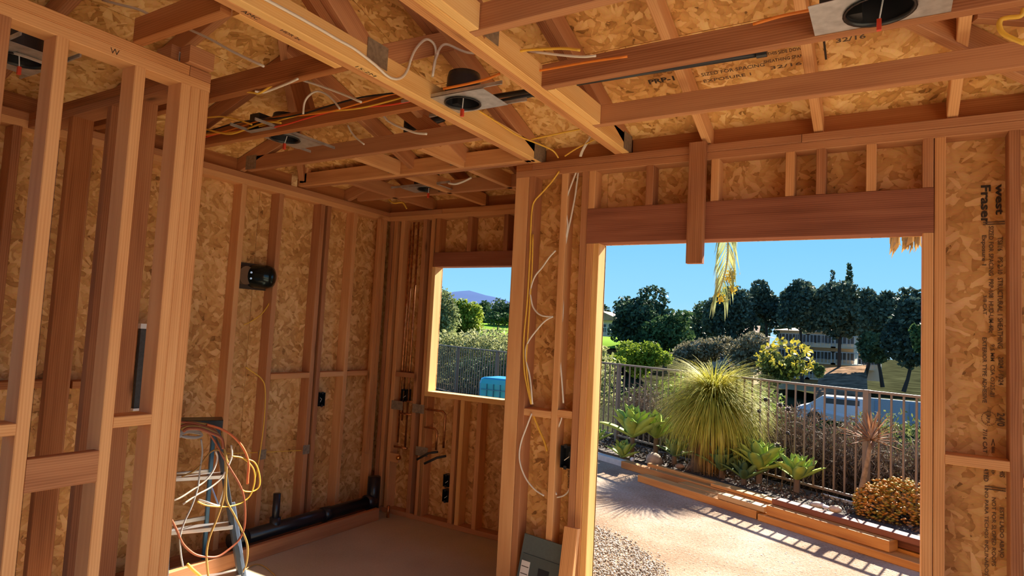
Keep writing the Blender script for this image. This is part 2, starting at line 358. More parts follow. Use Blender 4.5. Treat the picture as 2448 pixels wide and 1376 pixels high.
# ---- partition at the left (x = -2.30 faces the room)
WP = empty('wall_partition', kind='structure'); XP = -2.30
for y0, m_, z0 in ((.742, FIRR, SW), (.900, FIR, SW), (1.147, FIR, SW), (1.316, FIR, SW), (1.3545, FIR, SW), (1.393, FIR, SW)):
    bb('stud', XP-SD, XP, y0, y0+SW, z0, T0, m_, WP)
for y in (.2, .5): bb('stud', XP-SD, XP, y, y+SW, SW, T0, FIR, WP)
bb('top_plate', XP-SD, XP, -.2, 1.431, T0, T0+SW, FIR, WP); bb('top_plate', XP-SD, XP, -.2, 1.343, T0+SW, T1, FIR, WP); bb('top_plate', XP-SD, XP, 1.345, 1.431, T0+SW, T1, FIRR, WP)
bb('bottom_plate', XP-SD, XP, -.2, 1.431, 0, SW, FIR, WP)
bb('header_block', XP-SW, XP+.001, .938, 1.147, .922, 1.027, FIRR, WP)
bb('blocking', XP-SD, XP, 1.185, 1.316, 1.098, 1.136, FIR, WP); bb('blocking', XP-SD, XP, .780, .900, 1.105, 1.142, FIR, WP)
# ---- unseen wall added behind the camera to block light from there
WX = empty('wall_rear_unseen', kind='structure'); YR = -3.1
for x0, x1 in ((-3.7, -1.6), (-1.597, .6), (.603, 2.8)): sheet('sheathing_panel', [(x0, YR, 0), (x0, YR, 4.4), (x1, YR, 4.4), (x1, YR, 0)], (0, -1, 0), .012, OSBW, WX, (0, 0, 1))
for k in range(14): bb('stud', -3.6+k*.48, -3.6+k*.48+SW, YR, YR+SD, 0, 2.4, FIR, WX)
# ---- hall wall running from the partition corner to the left wall
WH = empty('wall_hall', kind='structure'); YH = 1.34
for x, m_ in ((-3.20, FIRD), (-2.865, FIRR), (-2.672, FIRR)): bb('stud', x-SW/2, x+SW/2, YH, YH+SD, SW, T0, m_, WH)
bb('top_plate', -3.63, XP-SD, YH, YH+SD, T0, T0+SW, FIRR, WH); bb('top_plate', -3.63, XP-SD, YH, YH+SD, T0+SW, T1, FIRD, WH)
bb('bottom_plate', -3.63, XP-SD, YH, YH+SD, 0, SW, FIR, WH)

# ================================================================== CEILING: roof sheathing, trusses, rafters
CE = empty('ceiling', kind='structure'); P4 = .333
def zA(y, o=0): return 2.46 + P4*(YF-y) + o       # underside of rafters, front slope
def zB(x, o=0): return 2.46 + P4*(x+3.63) + o     # left slope
def zC(y, o=0): return 2.46 + P4*(YB-y) + o       # slope over the bump-out
SH = .095
hipY = lambda x: YF - (x+3.63)
nA = (0, P4, 1); nB = (-P4, 0, 1); nC = nA
# front slope, sheets laid in staggered rows
def clip_poly(poly, f):
    out = []
    for i in range(len(poly)):
        a, b = poly[i], poly[(i+1) % len(poly)]; fa, fb = f(a), f(b)
        if fa >= 0: out.append(a)
        if fa*fb < 0: t = fa/(fa-fb); out.append((a[0]+(b[0]-a[0])*t, a[1]+(b[1]-a[1])*t))
    return out
rowY = [3.60, 2.46, 1.32, .18, -.96, -2.1, -3.24]  # last rows extended unseen behind the camera to cut light from there
for i in range(6):
    y1, y0 = rowY[i], rowY[i+1]; xs = [-4.1, -2.05, .39, 2.83] if i % 2 else [-4.1, -3.2, -.76, 1.68, 2.83]
    for j in range(len(xs)-1):
        po = [(xs[j]+.0015, y0+.0015), (xs[j+1]-.0015, y0+.0015), (xs[j+1]-.0015, y1-.0015), (xs[j]+.0015, y1-.0015)]
        po = clip_poly(po, lambda p: (p[0]+3.63)-(YF-p[1]))
        # left of the bump-out's right side the front slope stops at the front wall line
        if i == 0:
            pr_ = clip_poly(po, lambda p: p[0]+1.715); pl_ = clip_poly(clip_poly(po, lambda p: -1.715-p[0]), lambda p: 3.04-p[1])
            pieces = [pr_, pl_]
        else: pieces = [po]
        for q in pieces:
            if len(q) > 2: sheet('roof_panel', [(x, y, zA(y, SH)) for x, y in q][::-1], nA, .012, OSBR, CE, (1, 0, 0))
for x0, x1 in ((-4.1, -2.9), (-2.897, -1.7)):
    for y0, y1 in ((-3.24, -1.2), (-1.197, 1.2), (1.203, 3.04)):
        q = clip_poly([(x0, y0), (x1, y0), (x1, y1), (x0, y1)], lambda p: (YF-p[1])-(p[0]+3.63))
        if len(q) > 2: sheet('roof_panel', [(x, y, zB(x, SH)) for x, y in q][::-1], nB, .012, OSBR, CE, (0, 1, 0))
hC = lambda p: (YB-p[1])-(p[0]+3.63)
q = clip_poly([(-4.1, 3.043), (-1.70, 3.043), (-1.70, 4.35), (-4.1, 4.35)], lambda p: -hC(p)); sheet('roof_panel', [(x, y, zC(y, SH)) for x, y in q][::-1], nC, .012, OSBR, CE, (1, 0, 0))
q = clip_poly([(-4.1, 3.043), (-1.70, 3.043), (-1.70, 4.35), (-4.1, 4.35)], hC); sheet('roof_panel', [(x, y, zB(x, SH)) for x, y in q][::-1], nB, .012, OSBR, CE, (0, 1, 0))
sheet('riser_panel', [(-3.6, 3.06, 2.54), (-3.6, 3.06, 2.60), (-2.70, 3.06, 2.86), (-1.70, 3.06, 2.86), (-1.70, 3.06, 2.54)], (0, 1, 0), .012, OSBR, CE)
sheet('riser_panel', [(-1.703, 3.06, 2.44), (-1.703, 3.06, 2.87), (-1.703, 4.3, 2.44)], (1, 0, 0), .012, OSBR, CE)
# unseen sheets added above the panels to block sun through the joints
LBLK = plain('light_block_sheet', (.03, .03, .032), .9)
sheet('light_block_sheet', [(-1.70, 3.6, zA(3.6, SH+.02)), (2.83, 3.6, zA(3.6, SH+.02)), (2.83, -3.24, zA(-3.24, SH+.02)), (-1.70, -3.24, zA(-3.24, SH+.02))][::-1], nA, .004, LBLK, CE)
sheet('light_block_sheet', [(x, y, zA(y, SH+.02)) for x, y in ((-3.65, 3.04), (-1.70, 3.04), (-1.70, 1.09))][::-1], nA, .004, LBLK, CE)
sheet('light_block_sheet', [(x, y, zB(x, SH+.02)) for x, y in ((-4.1, 3.04), (-3.65, 3.04), (-1.70, 1.09), (-1.70, -3.24), (-4.1, -3.24))][::-1], nB, .004, LBLK, CE)
# --- bottom chords
def chordX(y, x0, x1, m_=FIRR, z=T1, h=SD, par=CE, nm='bottom_chord'): return bb(nm, x0, x1, y, y+SW, z, z+h, m_, par)
NP = plain('nail_plate_steel', (.30, .23, .16), .6, .35, .25, 60)
def plateX(x, y, z, w_=.075, h_=.1):    # on a face that looks to -y
    b = MB().box(x-w_/2, x+w_/2, y-.0015, y, z-h_/2, z+h_/2); return b.build('nail_plate', NP, CE, label='toothed steel truss plate')
def plateY(x, y, z, w_=.1, h_=.1): b = MB().box(x, x+.0015, y-w_/2, y+w_/2, z-h_/2, z+h_/2); return b.build('nail_plate', NP, CE, label='toothed steel truss plate')
for y in (1.58, 2.068, 2.556): chordX(y, -1.166, 2.2, FIRR)
chordX(1.09, -1.166, 2.2, FIRR)
chordX(1.13, -2.30, -1.80, FIRD); chordX(1.60, -3.6, -1.76, FIRD); chordX(2.045, -3.6, -1.76, FIRD); chordX(2.515, -3.57, -1.76, FIRR)
chordX(2.955, -3.6, -1.70, FIR); chordX(2.995, -3.6, -1.76, FIRR); chordX(3.48, -3.55, -1.76, FIRR)
# --- girder trusses along y
def girder(x, mats, scabs, tag_):
    for k in (0, 1): bb('bottom_chord', x+k*.0385, x+k*.0385+SW, .1, 3.105, T1, T1+SD, mats[k], CE)
    xr = x+.0385
    for k in (0, 1): board('top_chord', (x+SW/2+k*.0385, 3.09, zA(3.09)+SD/2), (x+SW/2+k*.0385, -.6, zA(-.6)+SD/2), (1, 0, 0), SW, SD, FIRR, CE)
    return x
girder(-1.757, (FIR, FIRP), None, 'left'); girder(-1.243, (FIR, FIRP), None, 'right')
bb('ledger_strip', -1.796, -1.758, 1.17, 1.60, T1, T1+SD, FIRP, CE)
bb('ledger_strip', -1.165, -1.127, .9, 1.577, T1, T1+SD, FIRP, CE); bb('ledger_strip', -1.165, -1.127, 2.11, 2.553, T1, T1+SD, FIRP, CE)
# webs of the left girder
def webY(x, a, b, w_=SD, m_=FIRR): return board('web', (x, a[0], a[1]), (x, b[0], b[1]), (1, 0, 0), SW, w_, m_, CE)
webY(-1.70, (1.69, 2.50), (.95, 3.02)); webY(-1.70, (1.73, 2.53), (2.16, 2.78), .085, FIRR); webY(-1.738, (1.60, 2.52), (.9, 2.99), SD, FIRD)
plateY(-1.679, 1.70, 2.525, .11, .09); plateY(-1.679, 3.0, 2.50, .13, .10); plateY(-1.165, 3.0, 2.50, .11, .09); plateY(-1.165, 1.70, 2.525, .1, .1)
webY(-1.185, (1.69, 2.50), (.95, 3.02)); 
# --- rafters of the front slope
for x, m_ in ((-.789, FIR), (-.302, FIR), (.188, FIR), (.68, FIR), (1.17, FIR)): board('rafter', (x+SW/2, 3.5, zA(3.5)+SD/2), (x+SW/2, -3.2, zA(-3.2)+SD/2), (1, 0, 0), SW, SD, FIR, CE)
for x, m_ in ((-2.19, FIRR), (-2.585, FIRR)):
    ye = 3.03; yh = min(hipY(x), -.0) if 0 else YF-(x+3.63); board('rafter', (x+SW/2, ye, zA(ye)+SD/2), (x+SW/2, yh, zA(yh)+SD/2), (1, 0, 0), SW, SD, FIRR, CE)
for y in (1.13, 1.60, 2.045, 2.515):
    xe = -(.61+y); board('jack_rafter', (-3.85, y+SW/2, zB(-3.85)+SD/2), (xe, y+SW/2, zB(xe)+SD/2), (0, 1, 0), SW, SD, FIRR, CE)
board('hip_rafter', (-3.55, 2.94, 2.52), (-1.72, 1.11, zB(-1.72)+.045), (1, 1, 0), SW, SD, FIRR, CE)
for y in (3.48,): board('jack_rafter', (-3.85, y, zB(-3.85)+SD/2), (-3.2, y, zB(-3.2)+SD/2), (0, 1, 0), SW, SD, FIRR, CE)
for x in (-3.2, -2.69, -2.19): board('jack_rafter', (x, 4.2, zC(4.2)+SD/2), (x, 3.08, zC(3.08)+SD/2), (1, 0, 0), SW, SD, FIRD, CE)
# --- end jacks of the hip
for x in (-2.195, -2.69): bb('jack_chord', x, x+SW, 2.56, 2.95, T1, T1+SD, FIR, CE); bb('jack_chord', x, x+SW, 3.035, 3.93, T1, T1+SD, FIR, CE)
bb('jack_chord', -3.2, -3.162, 3.035, 3.93, T1, T1+SD, FIRR, CE)
# --- hip girder webs and upper chord, with steel plates
bb('web', -2.745, -2.655, 2.94, 2.954, 2.47, 2.62, FIRR, CE); bb('web', -2.255, -2.165, 2.94, 2.954, 2.47, 2.62, FIRR, CE)
plateX(-2.70, 2.94, 2.515, .09, .10); plateX(-2.21, 2.94, 2.515, .09, .10); plateX(-3.53, 2.514, 2.50, .10, .09)
bb('upper_chord', -3.3, -1.76, 2.957, 2.993, 2.58, 2.645, FIRR, CE)
bb('web', -2.50, -2.41, 2.04, 2.044, 2.48, 2.86, FIRD, CE) if 0 else board('web', (-2.50, 2.10, 2.48), (-2.68, 2.10, 2.86), (0, 1, 0), SW, SD, FIRD, CE)
board('web', (-2.02, 2.56, 2.49), (-2.35, 2.56, 2.72), (0, 1, 0), SW, SD, FIRD, CE)
bb('web', -3.59, -3.52, 2.955, 2.993, 2.47, 2.60, FIR, CE)
# --- valley rafter and header piece at the right
board('valley_rafter', (-.25, 2.20, zA(2.20)+.045), (.86, 3.31, zA(3.31)+.045), (1, -1, 0), SW, .1, FIRR, CE)
board('rafter_tie', (.235, 2.53, 2.665), (.95, 2.86, 2.60), (0, 0, 1), .09, .038, FIRR, CE)
# --- blocking between rafter feet
xs = [-1.166, -.789, -.302, .188, .68, 1.17]
for a, b in zip(xs[:-1], xs[1:]): bb('eave_block', a+(SW if a > -1 else 0), b, 3.075, 3.108, T1+.002, 2.548, FIRD, CE)
bb('eave_block', -1.68, -1.243, 3.075, 3.108, T1+.002, 2.548, FIRD, CE)
ys = [.7, 1.13, 1.60, 2.045, 2.515, 2.955]
for a, b in zip(ys[:-1], ys[1:]): bb('eave_block', XL-.08, XL-.045, a+SW, b, T1+.002, 2.548, FIRD, CE)
bb('eave_block', XL-.08, XL-.045, 3.035, 4.03, T1+.002, 2.548, FIRD, CE); bb('eave_block', -3.67, -1.75, YB+.055, YB+SD, T1+.002, 2.548, FIRD, CE)
# ================================================================== INTERIOR OBJECTS
WHT = plain('white_cable_jacket', (.80, .72, .62), .45); YEL = plain('yellow_cable_jacket', (.85, .50, .06), .45); RED = plain('red_wire', (.75, .07, .03), .4); ORG = plain('orange_wire', (.85, .25, .03), .4)
BLK = plain('black_plastic', (.012, .013, .016), .35); IRON = plain('black_iron', (.03, .028, .028), .45, .3); ABS = plain('black_abs', (.014, .015, .02), .3)
GALV = plain('galvanized_steel', (.52, .52, .52), .42, .7, .2, 25); COPPER = plain('copper', (.55, .24, .10), .35, .9, .35, 40); ALU = plain('aluminium', (.75, .75, .77), .3, .85)
CANIN = plain('can_inside', (.035, .035, .04), .35, .3); WHITEP = plain('white_paint', (.8, .8, .82), .4); DGREY = plain('dark_grey_screen', (.055, .062, .07), .7, noise=.2, nscale=60)
INK = plain('printing_ink', (.045, .028, .018), .8); LINK_ = plain('faded_ink', (.13, .08, .05), .85)
def wire(name, px, f, r, mat, label, cat='cable', group=None, k=5):
    pts = spline([f(*p) for p in px], k); return MB().tube(pts, r, 6).build(name, mat, None, True, label=label, cat=cat, group=group)
def fy(Y): return lambda x, y: onY(x, y, Y)
def fx(X): return lambda x, y: onX(x, y, X)
def fz(Z): return lambda x, y: onZ(x, y, Z)
def cz(off, sc, pts): return [(off[0]+x/sc, off[1]+y/sc) for x, y in pts]
g = 'cables stapled in the front wall bays'
wire('electrical_cable', [(1337, 409), (1320, 433), (1297, 459), (1278, 480), (1272, 501), (1269, 543), (1268, 589), (1265, 647), (1260, 727), (1252, 814), (1253, 880), (1260, 923), (1270, 966)], fy(3.013), .0048, YEL, 'yellow cable curving down the left bay of the post wall to the blocking', group=g)
wire('electrical_cable', [(1274, 560), (1272, 640), (1268, 700), (1262, 800), (1258, 860), (1262, 910), (1271, 964)], fy(3.013), .0045, YEL, 'second yellow cable close behind the long one, starting lower in the left bay', group=g)
wire('electrical_cable', cz((1220, 380), 4.3, [(465, 940), (400, 1010), (330, 1110), (250, 1210), (205, 1350)]) + [(1269, 710), (1275, 735), (1293, 753), (1322, 757)], fy(3.013), .0045, WHT, 'white cable making the upper loop in the left bay above mid height', group=g)
wire('electrical_cable', [(1322, 756), (1304, 766), (1285, 786), (1260, 822), (1257, 858), (1267, 901), (1273, 966)], fy(3.013), .0045, WHT, 'white cable sweeping from the middle stud down to the left bay blocking', group=g)
wire('electrical_cable', [(1379, 407), (1369, 433), (1357, 466), (1352, 492), (1355, 520), (1357, 540), (1353, 564), (1346, 580)], fy(3.03), .0048, WHT, 'short white cable from the top plate ending at the middle stud', group=g)
wire('electrical_cable', [(1383, 407), (1376, 461), (1367, 510), (1357, 557), (1348, 608), (1344, 659), (1346, 712), (1345, 756), (1340, 800), (1338, 843), (1343, 909), (1347, 963)], fy(3.035), .0048, WHT, 'long white cable down the right bay beside the middle stud', group=g)
wire('electrical_cable', cz((1220, 940), 4.915, [(250, 235), (200, 370), (130, 560), (105, 720), (125, 860), (190, 1010), (290, 1130), (395, 1200)]), fy(3.013), .0045, WHT, 'white cable bowing left below the left bay blocking', group=g)
wire('electrical_cable', [(1318, 1189), (1342, 1186), (1356, 1177), (1364, 1162)], fy(3.06), .0045, WHT, 'white cable curling up low in the right bay', group=g)
wire('electrical_cable', [(1275, 992), (1289, 1027), (1301, 1054), (1308, 1078)], fy(3.06), .006, YEL, 'yellow cable slanting to the middle stud under the blocking', group=g)
wire('electrical_cable', cz((1220, 940), 4.915, [(620, 215), (590, 330), (540, 460), (522, 600), (540, 760), (535, 950), (525, 1130), (545, 1190)]), fy(3.045), .0045, WHT, 'white cable hanging below the right bay blocking', group=g)
# cables through the eave above the post wall
g2 = 'cables running through the trusses'
wire('electrical_cable', [(1418, 318), (1402, 340), (1390, 362), (1386, 374)], fy(2.99), .0045, WHT, 'left one of two white cables entering the wall plate beside the right girder', group=g2)
wire('electrical_cable', [(1410, 320), (1406, 338), (1394, 360), (1389, 374)], fy(2.995), .0045, WHT, 'right one of two white cables entering the wall plate beside the right girder', group=g2)
wire('electrical_cable', [(1424, 332), (1400, 344), (1376, 356), (1350, 373)], fy(2.99), .004, YEL, 'thin yellow cable dropping to the wall plate from the right girder', group=g2)
wire('electrical_cable', [(1062, 240), (1110, 250), (1150, 268), (1200, 300), (1240, 325), (1290, 345), (1322, 360), (1335, 377)], lambda x, y: onY(x, y, 2.15+.8*min(1, max(0, (x-1062)/273))), .0042, YEL, 'yellow cable between the two girders ending at the wall plate', group=g2)
wire('electrical_cable', [(1270, 333), (1340, 318), (1400, 306)], fy(2.7), .0042, YEL, 'yellow cable crossing between the girders near the eave', group=g2)
c1 = cz((640, 0), 4.586, [(-120, -60), (0, 5), (200, 112), (400, 222), (600, 335), (760, 430), (900, 505), (1000, 572), (1180, 712), (1310, 830)])
wire('electrical_cable', c1 + cz((640, 0), 4.586, [(1400, 865), (1480, 840), (1540, 750), (1570, 650), (1620, 540), (1700, 450), (1760, 432), (1820, 480), (1843, 560), (1835, 680), (1805, 840)]), fx(-1.668), .0055, WHT, 'white cable along the top of the left girder looping into the ceiling light', group=g2, k=4)
wire('electrical_cable', cz((640, 0), 4.586, [(1808, 830), (1830, 680), (1870, 570)]) + cz((1000, 0), 3.44, [(150, 450), (190, 380), (240, 365), (330, 405), (400, 430), (460, 437)]), fx(-1.63), .0055, WHT, 'white cable rising out of the ceiling light box towards the right girder', group=g2)
wire('electrical_cable', cz((640, 0), 4.586, [(-140, 1000), (-60, 1012), (0, 998), (140, 945), (250, 900), (330, 862)]), fz(2.44), .005, WHT, 'white cable sagging under the second ceiling joist', group=g2)
wire('electrical_cable', cz((640, 0), 4.586, [(330, 862), (600, 948), (850, 1042), (1025, 1118)]), fy(1.9), .0055, WHT, 'white cable stretched between the second and third ceiling joists', group=g2)
wire('electrical_cable', cz((640, 0), 4.586, [(388, 1250), (402, 1130), (450, 1050), (540, 1000), (640, 1030), (720, 1100), (790, 1190)]), fy(2.0), .005, WHT, 'white cable looping up above the third ceiling joist', group=g2)
wire('electrical_cable', cz((480, 180), 4.586, [(480, 175), (560, 185), (640, 195), (720, 150), (830, 85)]), fy(1.62), .005, YEL, 'yellow cable beside the white one under the second joist', group=g2)
for k, (m_, lb, dz) in enumerate(((RED, 'red wire stapled along the third ceiling joist', 0), (YEL, 'yellow wire stapled along the third ceiling joist', .012), (ORG, 'orange wire stapled along the third ceiling joist', .022), (BLK, 'dark wire stapled along the third ceiling joist', .034))):
    pts = [(-3.35+i*.18, 2.036-.004*k, 2.487+dz+.012*math.sin(i*1.3+k*1.7)) for i in range(10)]
    MB().tube(spline(pts, 4), .0042, 6).build('electrical_wire', m_, None, True, label=lb, cat='wire', group='wires along the third joist')
wire('electrical_cable', cz((480, 180), 4.586, [(60, 590), (200, 625), (330, 640), (470, 600), (640, 540), (760, 510), (880, 520)]), fy(2.02), .005, YEL, 'yellow cable draped over the left end of the third joist', group=g2)
wire('electrical_cable', cz((480, 180), 4.586, [(40, 465), (150, 455), (260, 455), (420, 490), (560, 540)]), fy(1.98), .004, YEL, 'thin yellow cable leaving the partition corner near the roof', group=g2)
wire('electrical_cable', cz((480, 180), 4.586, [(1610, 545), (1650, 620), (1710, 690), (1790, 755)]), fy(2.35), .0048, WHT, 'white cable dropping behind the third joist', group=g2)
wire('electrical_cable', cz((840, 240), 4.915, [(380, 185), (430, 240), (520, 290), (640, 340), (760, 380), (885, 392)]), fy(2.3), .006, WHT, 'white cable hanging in front of the fourth joist', group=g2)
wire('electrical_cable', cz((840, 240), 4.915, [(1140, 970), (1220, 980), (1320, 950), (1410, 905)]), fy(3.2), .007, WHT, 'white cable sagging below the hip girder in the bump-out', group=g2)
wire('electrical_cable', cz((840, 240), 4.915, [(390, 1110), (440, 1160), (500, 1205), (600, 1200), (650, 1270)]), fy(3.55), .006, YEL, 'yellow cable hanging near the far left corner of the ceiling', group=g2)
wire('electrical_cable', cz((1000, 0), 3.44, [(595, 235), (640, 300), (720, 370), (800, 420), (900, 410), (1050, 402), (1200, 398), (1330, 412)]), fy(1.9), .0048, YEL, 'yellow cable crossing right of the right girder', group=g2)
wire('electrical_cable', cz((1000, 0), 3.44, [(900, 422), (1050, 438), (1200, 455), (1350, 466), (1460, 458)]), fy(2.03), .0048, WHT, 'white cable reaching the first light-side joist right of the girder', group=g2)
wire('electrical_cable', [(500, -5), (560, 20), (610, 38), (630, 44)] if 0 else [(245, 0), (290, 12), (330, 22), (368, 40)], fy(1.25), .005, WHT, 'white cable above the partition top plate', group=g2)
wire('electrical_cable', [(10, 120), (60, 135), (108, 152)], fy(1.0), .0055, WHT, 'white cable beside the far left ceiling light', group=g2)
wire('electrical_cable', [(452, 70), (500, 92), (560, 125), (630, 158)], fy(1.52), .0055, WHT, 'white cable over the blocks at the partition corner', group=g2)
wire('electrical_cable', [(2448, 20), (2440, 38), (2410, 42), (2392, 48), (2390, 66), (2404, 84), (2450, 104)], fy(2.0), .0065, YEL, 'thick yellow cable looping at the top right corner', group=g2)
MB().tube(spline([onY(1060, 212, 2.02), onY(1110, 202, 2.02), onY(1160, 190, 2.02), onY(1195, 176, 2.02)], 3), .0055).build('electrical_cable', ORG, None, True, label='orange cable reaching right from the ceiling light box', cat='cable', group=g2)
for p, q_, lb in (((2.04, 'a'), None, ''),): pass
wire('electrical_cable', [(1800, 58), (1870, 38), (1950, 22), (2030, 4)], fy(2.03), .005, ORG, 'orange cable lying on the joist left of the large ceiling light', group=g2)
wire('electrical_cable', [(1284, 170), (1340, 160), (1420, 146), (1500, 135)], fy(2.05), .0045, ORG, 'orange cable lying on the joist right of the right girder', group=g2)
# iron gas pipes lying on the chords
for (x0, y0), (x1, y1), Y, lb in (((1082, 247), (1830, 126), 2.30, 'long black iron pipe crossing above both girders'), ((1100, 264), (1290, 222), 2.36, 'shorter black iron pipe behind the long one between the girders')):
    a, b = onY(x0, y0, Y), onY(x1, y1, Y); m_ = MB().cyl(a, b, .011, n=10)
    o = m_.build('iron_pipe', IRON, None, True, label=lb, cat='pipe', group='iron pipes over the girders')
    MB().cyl(b-Vector((.03, 0, 0)), b+Vector((.005, 0, 0)), .015, n=10).build('end_cap', IRON, o)
a, b = onY(975, 308, 2.62), onY(1060, 282, 2.62); MB().cyl(a, b, .02, n=10).cyl(a-Vector((.0, 0, .02)), a+Vector((0, 0, .05)), .024).build('pipe_tee', IRON, None, True, label='short black pipe tee above the fourth joist left of the girder', cat='pipe')

# ---- recessed ceiling lights
def light(loc, label, s=1.0, rot=0, bars=True, wx=.34, wy=.20, lamp=True):
    t = empty('recessed_light', loc, (0, 0, rot), label=label, cat='ceiling light', group='recessed ceiling lights')
    R = .076*s; vs = []; n = 24; hx, hy = wx/2*s, wy/2*s
    for i in range(n):
        a = 2*math.pi*i/n; vs.append((R*math.cos(a), R*math.sin(a), 0))
    for i in range(n):
        a = 2*math.pi*i/n; c_, s_ = math.cos(a), math.sin(a); k = min(hx/abs(c_) if abs(c_) > 1e-6 else 9, hy/abs(s_) if abs(s_) > 1e-6 else 9); vs.append((k*c_, k*s_, 0))
    v2 = vs + [(x, y, .0015) for x, y, z in vs]
    fs = [(i, (i+1) % n, n+(i+1) % n, n+i)[::-1] for i in range(n)] + [(2*n+i, 2*n+(i+1) % n, 3*n+(i+1) % n, 3*n+i) for i in range(n)] + [(n+i, n+(i+1) % n, 3*n+(i+1) % n, 3*n+i) for i in range(n)]
    meshobj('mounting_plate', v2, fs, GALV, t)
    MB().lathe([(R*1.0, -.004), (R*.99, .0), (R*.96, .10), (R*.9, .125), (0, .125)], n=24).build('lamp_can', CANIN, t, True)
    MB().lathe([(R*1.02, -.002), (R*1.06, -.006), (R*.97, -.006), (R*.95, .004)], n=24).build('trim_ring', BLK, t, True)
    MB().box(-hx*.9, -hx*.25, hy*.2, hy*.95, .012, .095).build('junction_box', IRON, t)
    if bars:
        for sgn in (-1, 1): MB().box(-.26, .26, sgn*hy*.98-.003, sgn*hy*.98+.003, .004, .018).build('hanger_bar', GALV, t)
    if lamp:
        MB().tube([(0, 0, .1), (.01, -.01, .03), (0, 0, -.03)], .0022, 5).build('lamp_lead', WHITEP, t)
        MB().box(-.006, .006, -.006, .006, -.06, -.028).build('connector', RED, t, label='red connector')
    return t
light((-1.585, 2.13, 2.47), 'round recessed light can on a steel plate beside the left girder', 1.0)
light((-.035, 1.975, 2.455), 'large recessed light can on a bright steel plate against the near joist', 1.15, bars=False, wx=.30, wy=.185)
light((-2.79, 2.18, 2.47), 'recessed light can just behind the third joist near the left wall', 1.0, rot=math.pi/2)
light((-2.80, 3.42, 2.47), 'small recessed light can in the far bump-out ceiling', 1.0)
light((-2.95, 1.04, 2.47), 'recessed light can at the far left edge beyond the partition', 1.0)
# ---- end blocks on the partition corner
for (x0, x1, y0, y1, z0, z1), lb, bc in (((-2.46, -2.36, 1.30, 1.40, 2.452, 2.53), 'short block with a bar code sticker on the partition corner', True), ((-2.33, -2.27, 1.32, 1.42, 2.452, 2.52), 'short plain block at the very end of the partition top plate', False)):
    o = bb('lumber_offcut', x0, x1, y0, y1, z0, z1, FIRR); tag(o, lb, 'wood block')
    if bc:
        m_ = MB().box(x1, x1+.001, y0+.03, y0+.055, z0+.02, z0+.06).build('sticker', WHITEP, o, loc=None); m_.location = -Vector(o.location)
        for k in range(5):
            q_ = MB().box(x1+.001, x1+.0014, y0+.033+k*.004, y0+.035+k*.004, z0+.024, z0+.056).build('bar_mark', BLK, m_); q_.location = (0, 0, 0)

# ---- electrical boxes
def ebox(c, nrm, w_, h_, label, ganged=1):
    t = empty('electrical_box', c, (0, 0, math.atan2(nrm[1], nrm[0])), label=label, cat='electrical box', group='black electrical boxes')
    m_ = MB()  # open box, opening towards +x local
    d = .06; e = .003
    m_.box(-d, -d+e, -w_/2, w_/2, -h_/2, h_/2).box(-d, 0, -w_/2, -w_/2+e, -h_/2, h_/2).box(-d, 0, w_/2-e, w_/2, -h_/2, h_/2).box(-d, 0, -w_/2, w_/2, -h_/2, -h_/2+e).box(-d, 0, -w_/2, w_/2, h_/2-e, h_/2)
    m_.build('box_shell', BLK, t)
    MB().box(-.004, .001, -.008, .008, h_/2-.012, h_/2+.006).build('screw_ear', BLK, t); MB().box(-.004, .001, -.008, .008, -h_/2-.006, -h_/2+.012).build('screw_ear', BLK, t)
    MB().tube([(-.05, 0, .02), (-.02, .012, 0), (-.01, -.01, -.02)], .002, 5).build('wire_end', WHT, t)
    return t
ebox((-1.452, 3.02, .862), (0, -1, 0), .058, .115, 'black outlet box on the stud left of the big opening')
ebox((-3.63, 3.345, .925), (1, 0, 0), .055, .10, 'black outlet box on the left wall under the blocking')
ebox((-3.36, 3.945, .945), (0, -1, 0), .055, .095, 'black outlet box left of the copper pipes')
ebox((-2.892, 3.945, .345), (0, -1, 0), .05, .09, 'upper black outlet box low under the window'); ebox((-2.892, 3.945, .232), (0, -1, 0), .05, .09, 'lower black outlet box low under the window')
# ---- copper water pipes in the window wall
def pipe(pts, r, label, mat=COPPER, grp='copper pipes in the window wall', par=None, nm='copper_pipe'):
    return MB().tube([Vector(p) for p in pts], r, 8).build(nm, mat, par, True, label=label if par is None else None, cat='pipe' if par is None else None, group=grp if par is None else None)
YP = 3.975
for x, z0, z1, lb in ((-3.415, .56, 2.30, 'leftmost vertical copper pipe of the three left of the window'), (-3.385, .74, 2.36, 'middle vertical copper pipe of the three left of the window'), (-3.335, .52, 2.36, 'right vertical copper pipe of the three left of the window')):
    pipe([(x, YP, z0), (x, YP, z1)], .008, lb)
pipe([(-3.43, 3.955, .53), (-3.30, 3.955, .53)], .009, 'short horizontal copper pipe below the three vertical ones')
pipe([(-3.40, 3.955, .80), (-3.27, 3.955, .80)], .008, 'short copper stub crossing the vertical pipes at mid height'); pipe([(-3.33, 3.955, .90), (-3.27, 3.955, .90)], .008, 'shortest copper stub right of the vertical pipes')
o = bb('pipe_block', -3.455, -3.36, 3.93, 3.945, .41, .48, FIR); tag(o, 'small wood block with a brass valve low in the pipe bay', 'wood block')
v_ = MB().lathe([(0, -.035), (.016, -.03), (.018, -.005), (.014, 0)], (-3.348, 3.935, .455), (0, 1, 0), 12).build('brass_valve', plain('bright_brass', (.9, .45, .12), .15, 1), None, True, label='small shining brass valve beside the wood block', cat='valve')
pipe([(-3.13, 3.95, .86), (-2.96, 3.95, .86), (-2.935, 3.95, .84), (-2.935, 3.95, .585)], .009, 'dark copper pipe bending down under the window, outer bend')
pipe([(-3.13, 3.95, .72), (-3.03, 3.95, .72), (-3.005, 3.95, .70), (-3.005, 3.95, .56)], .009, 'dark copper pipe bending down under the window, inner bend')
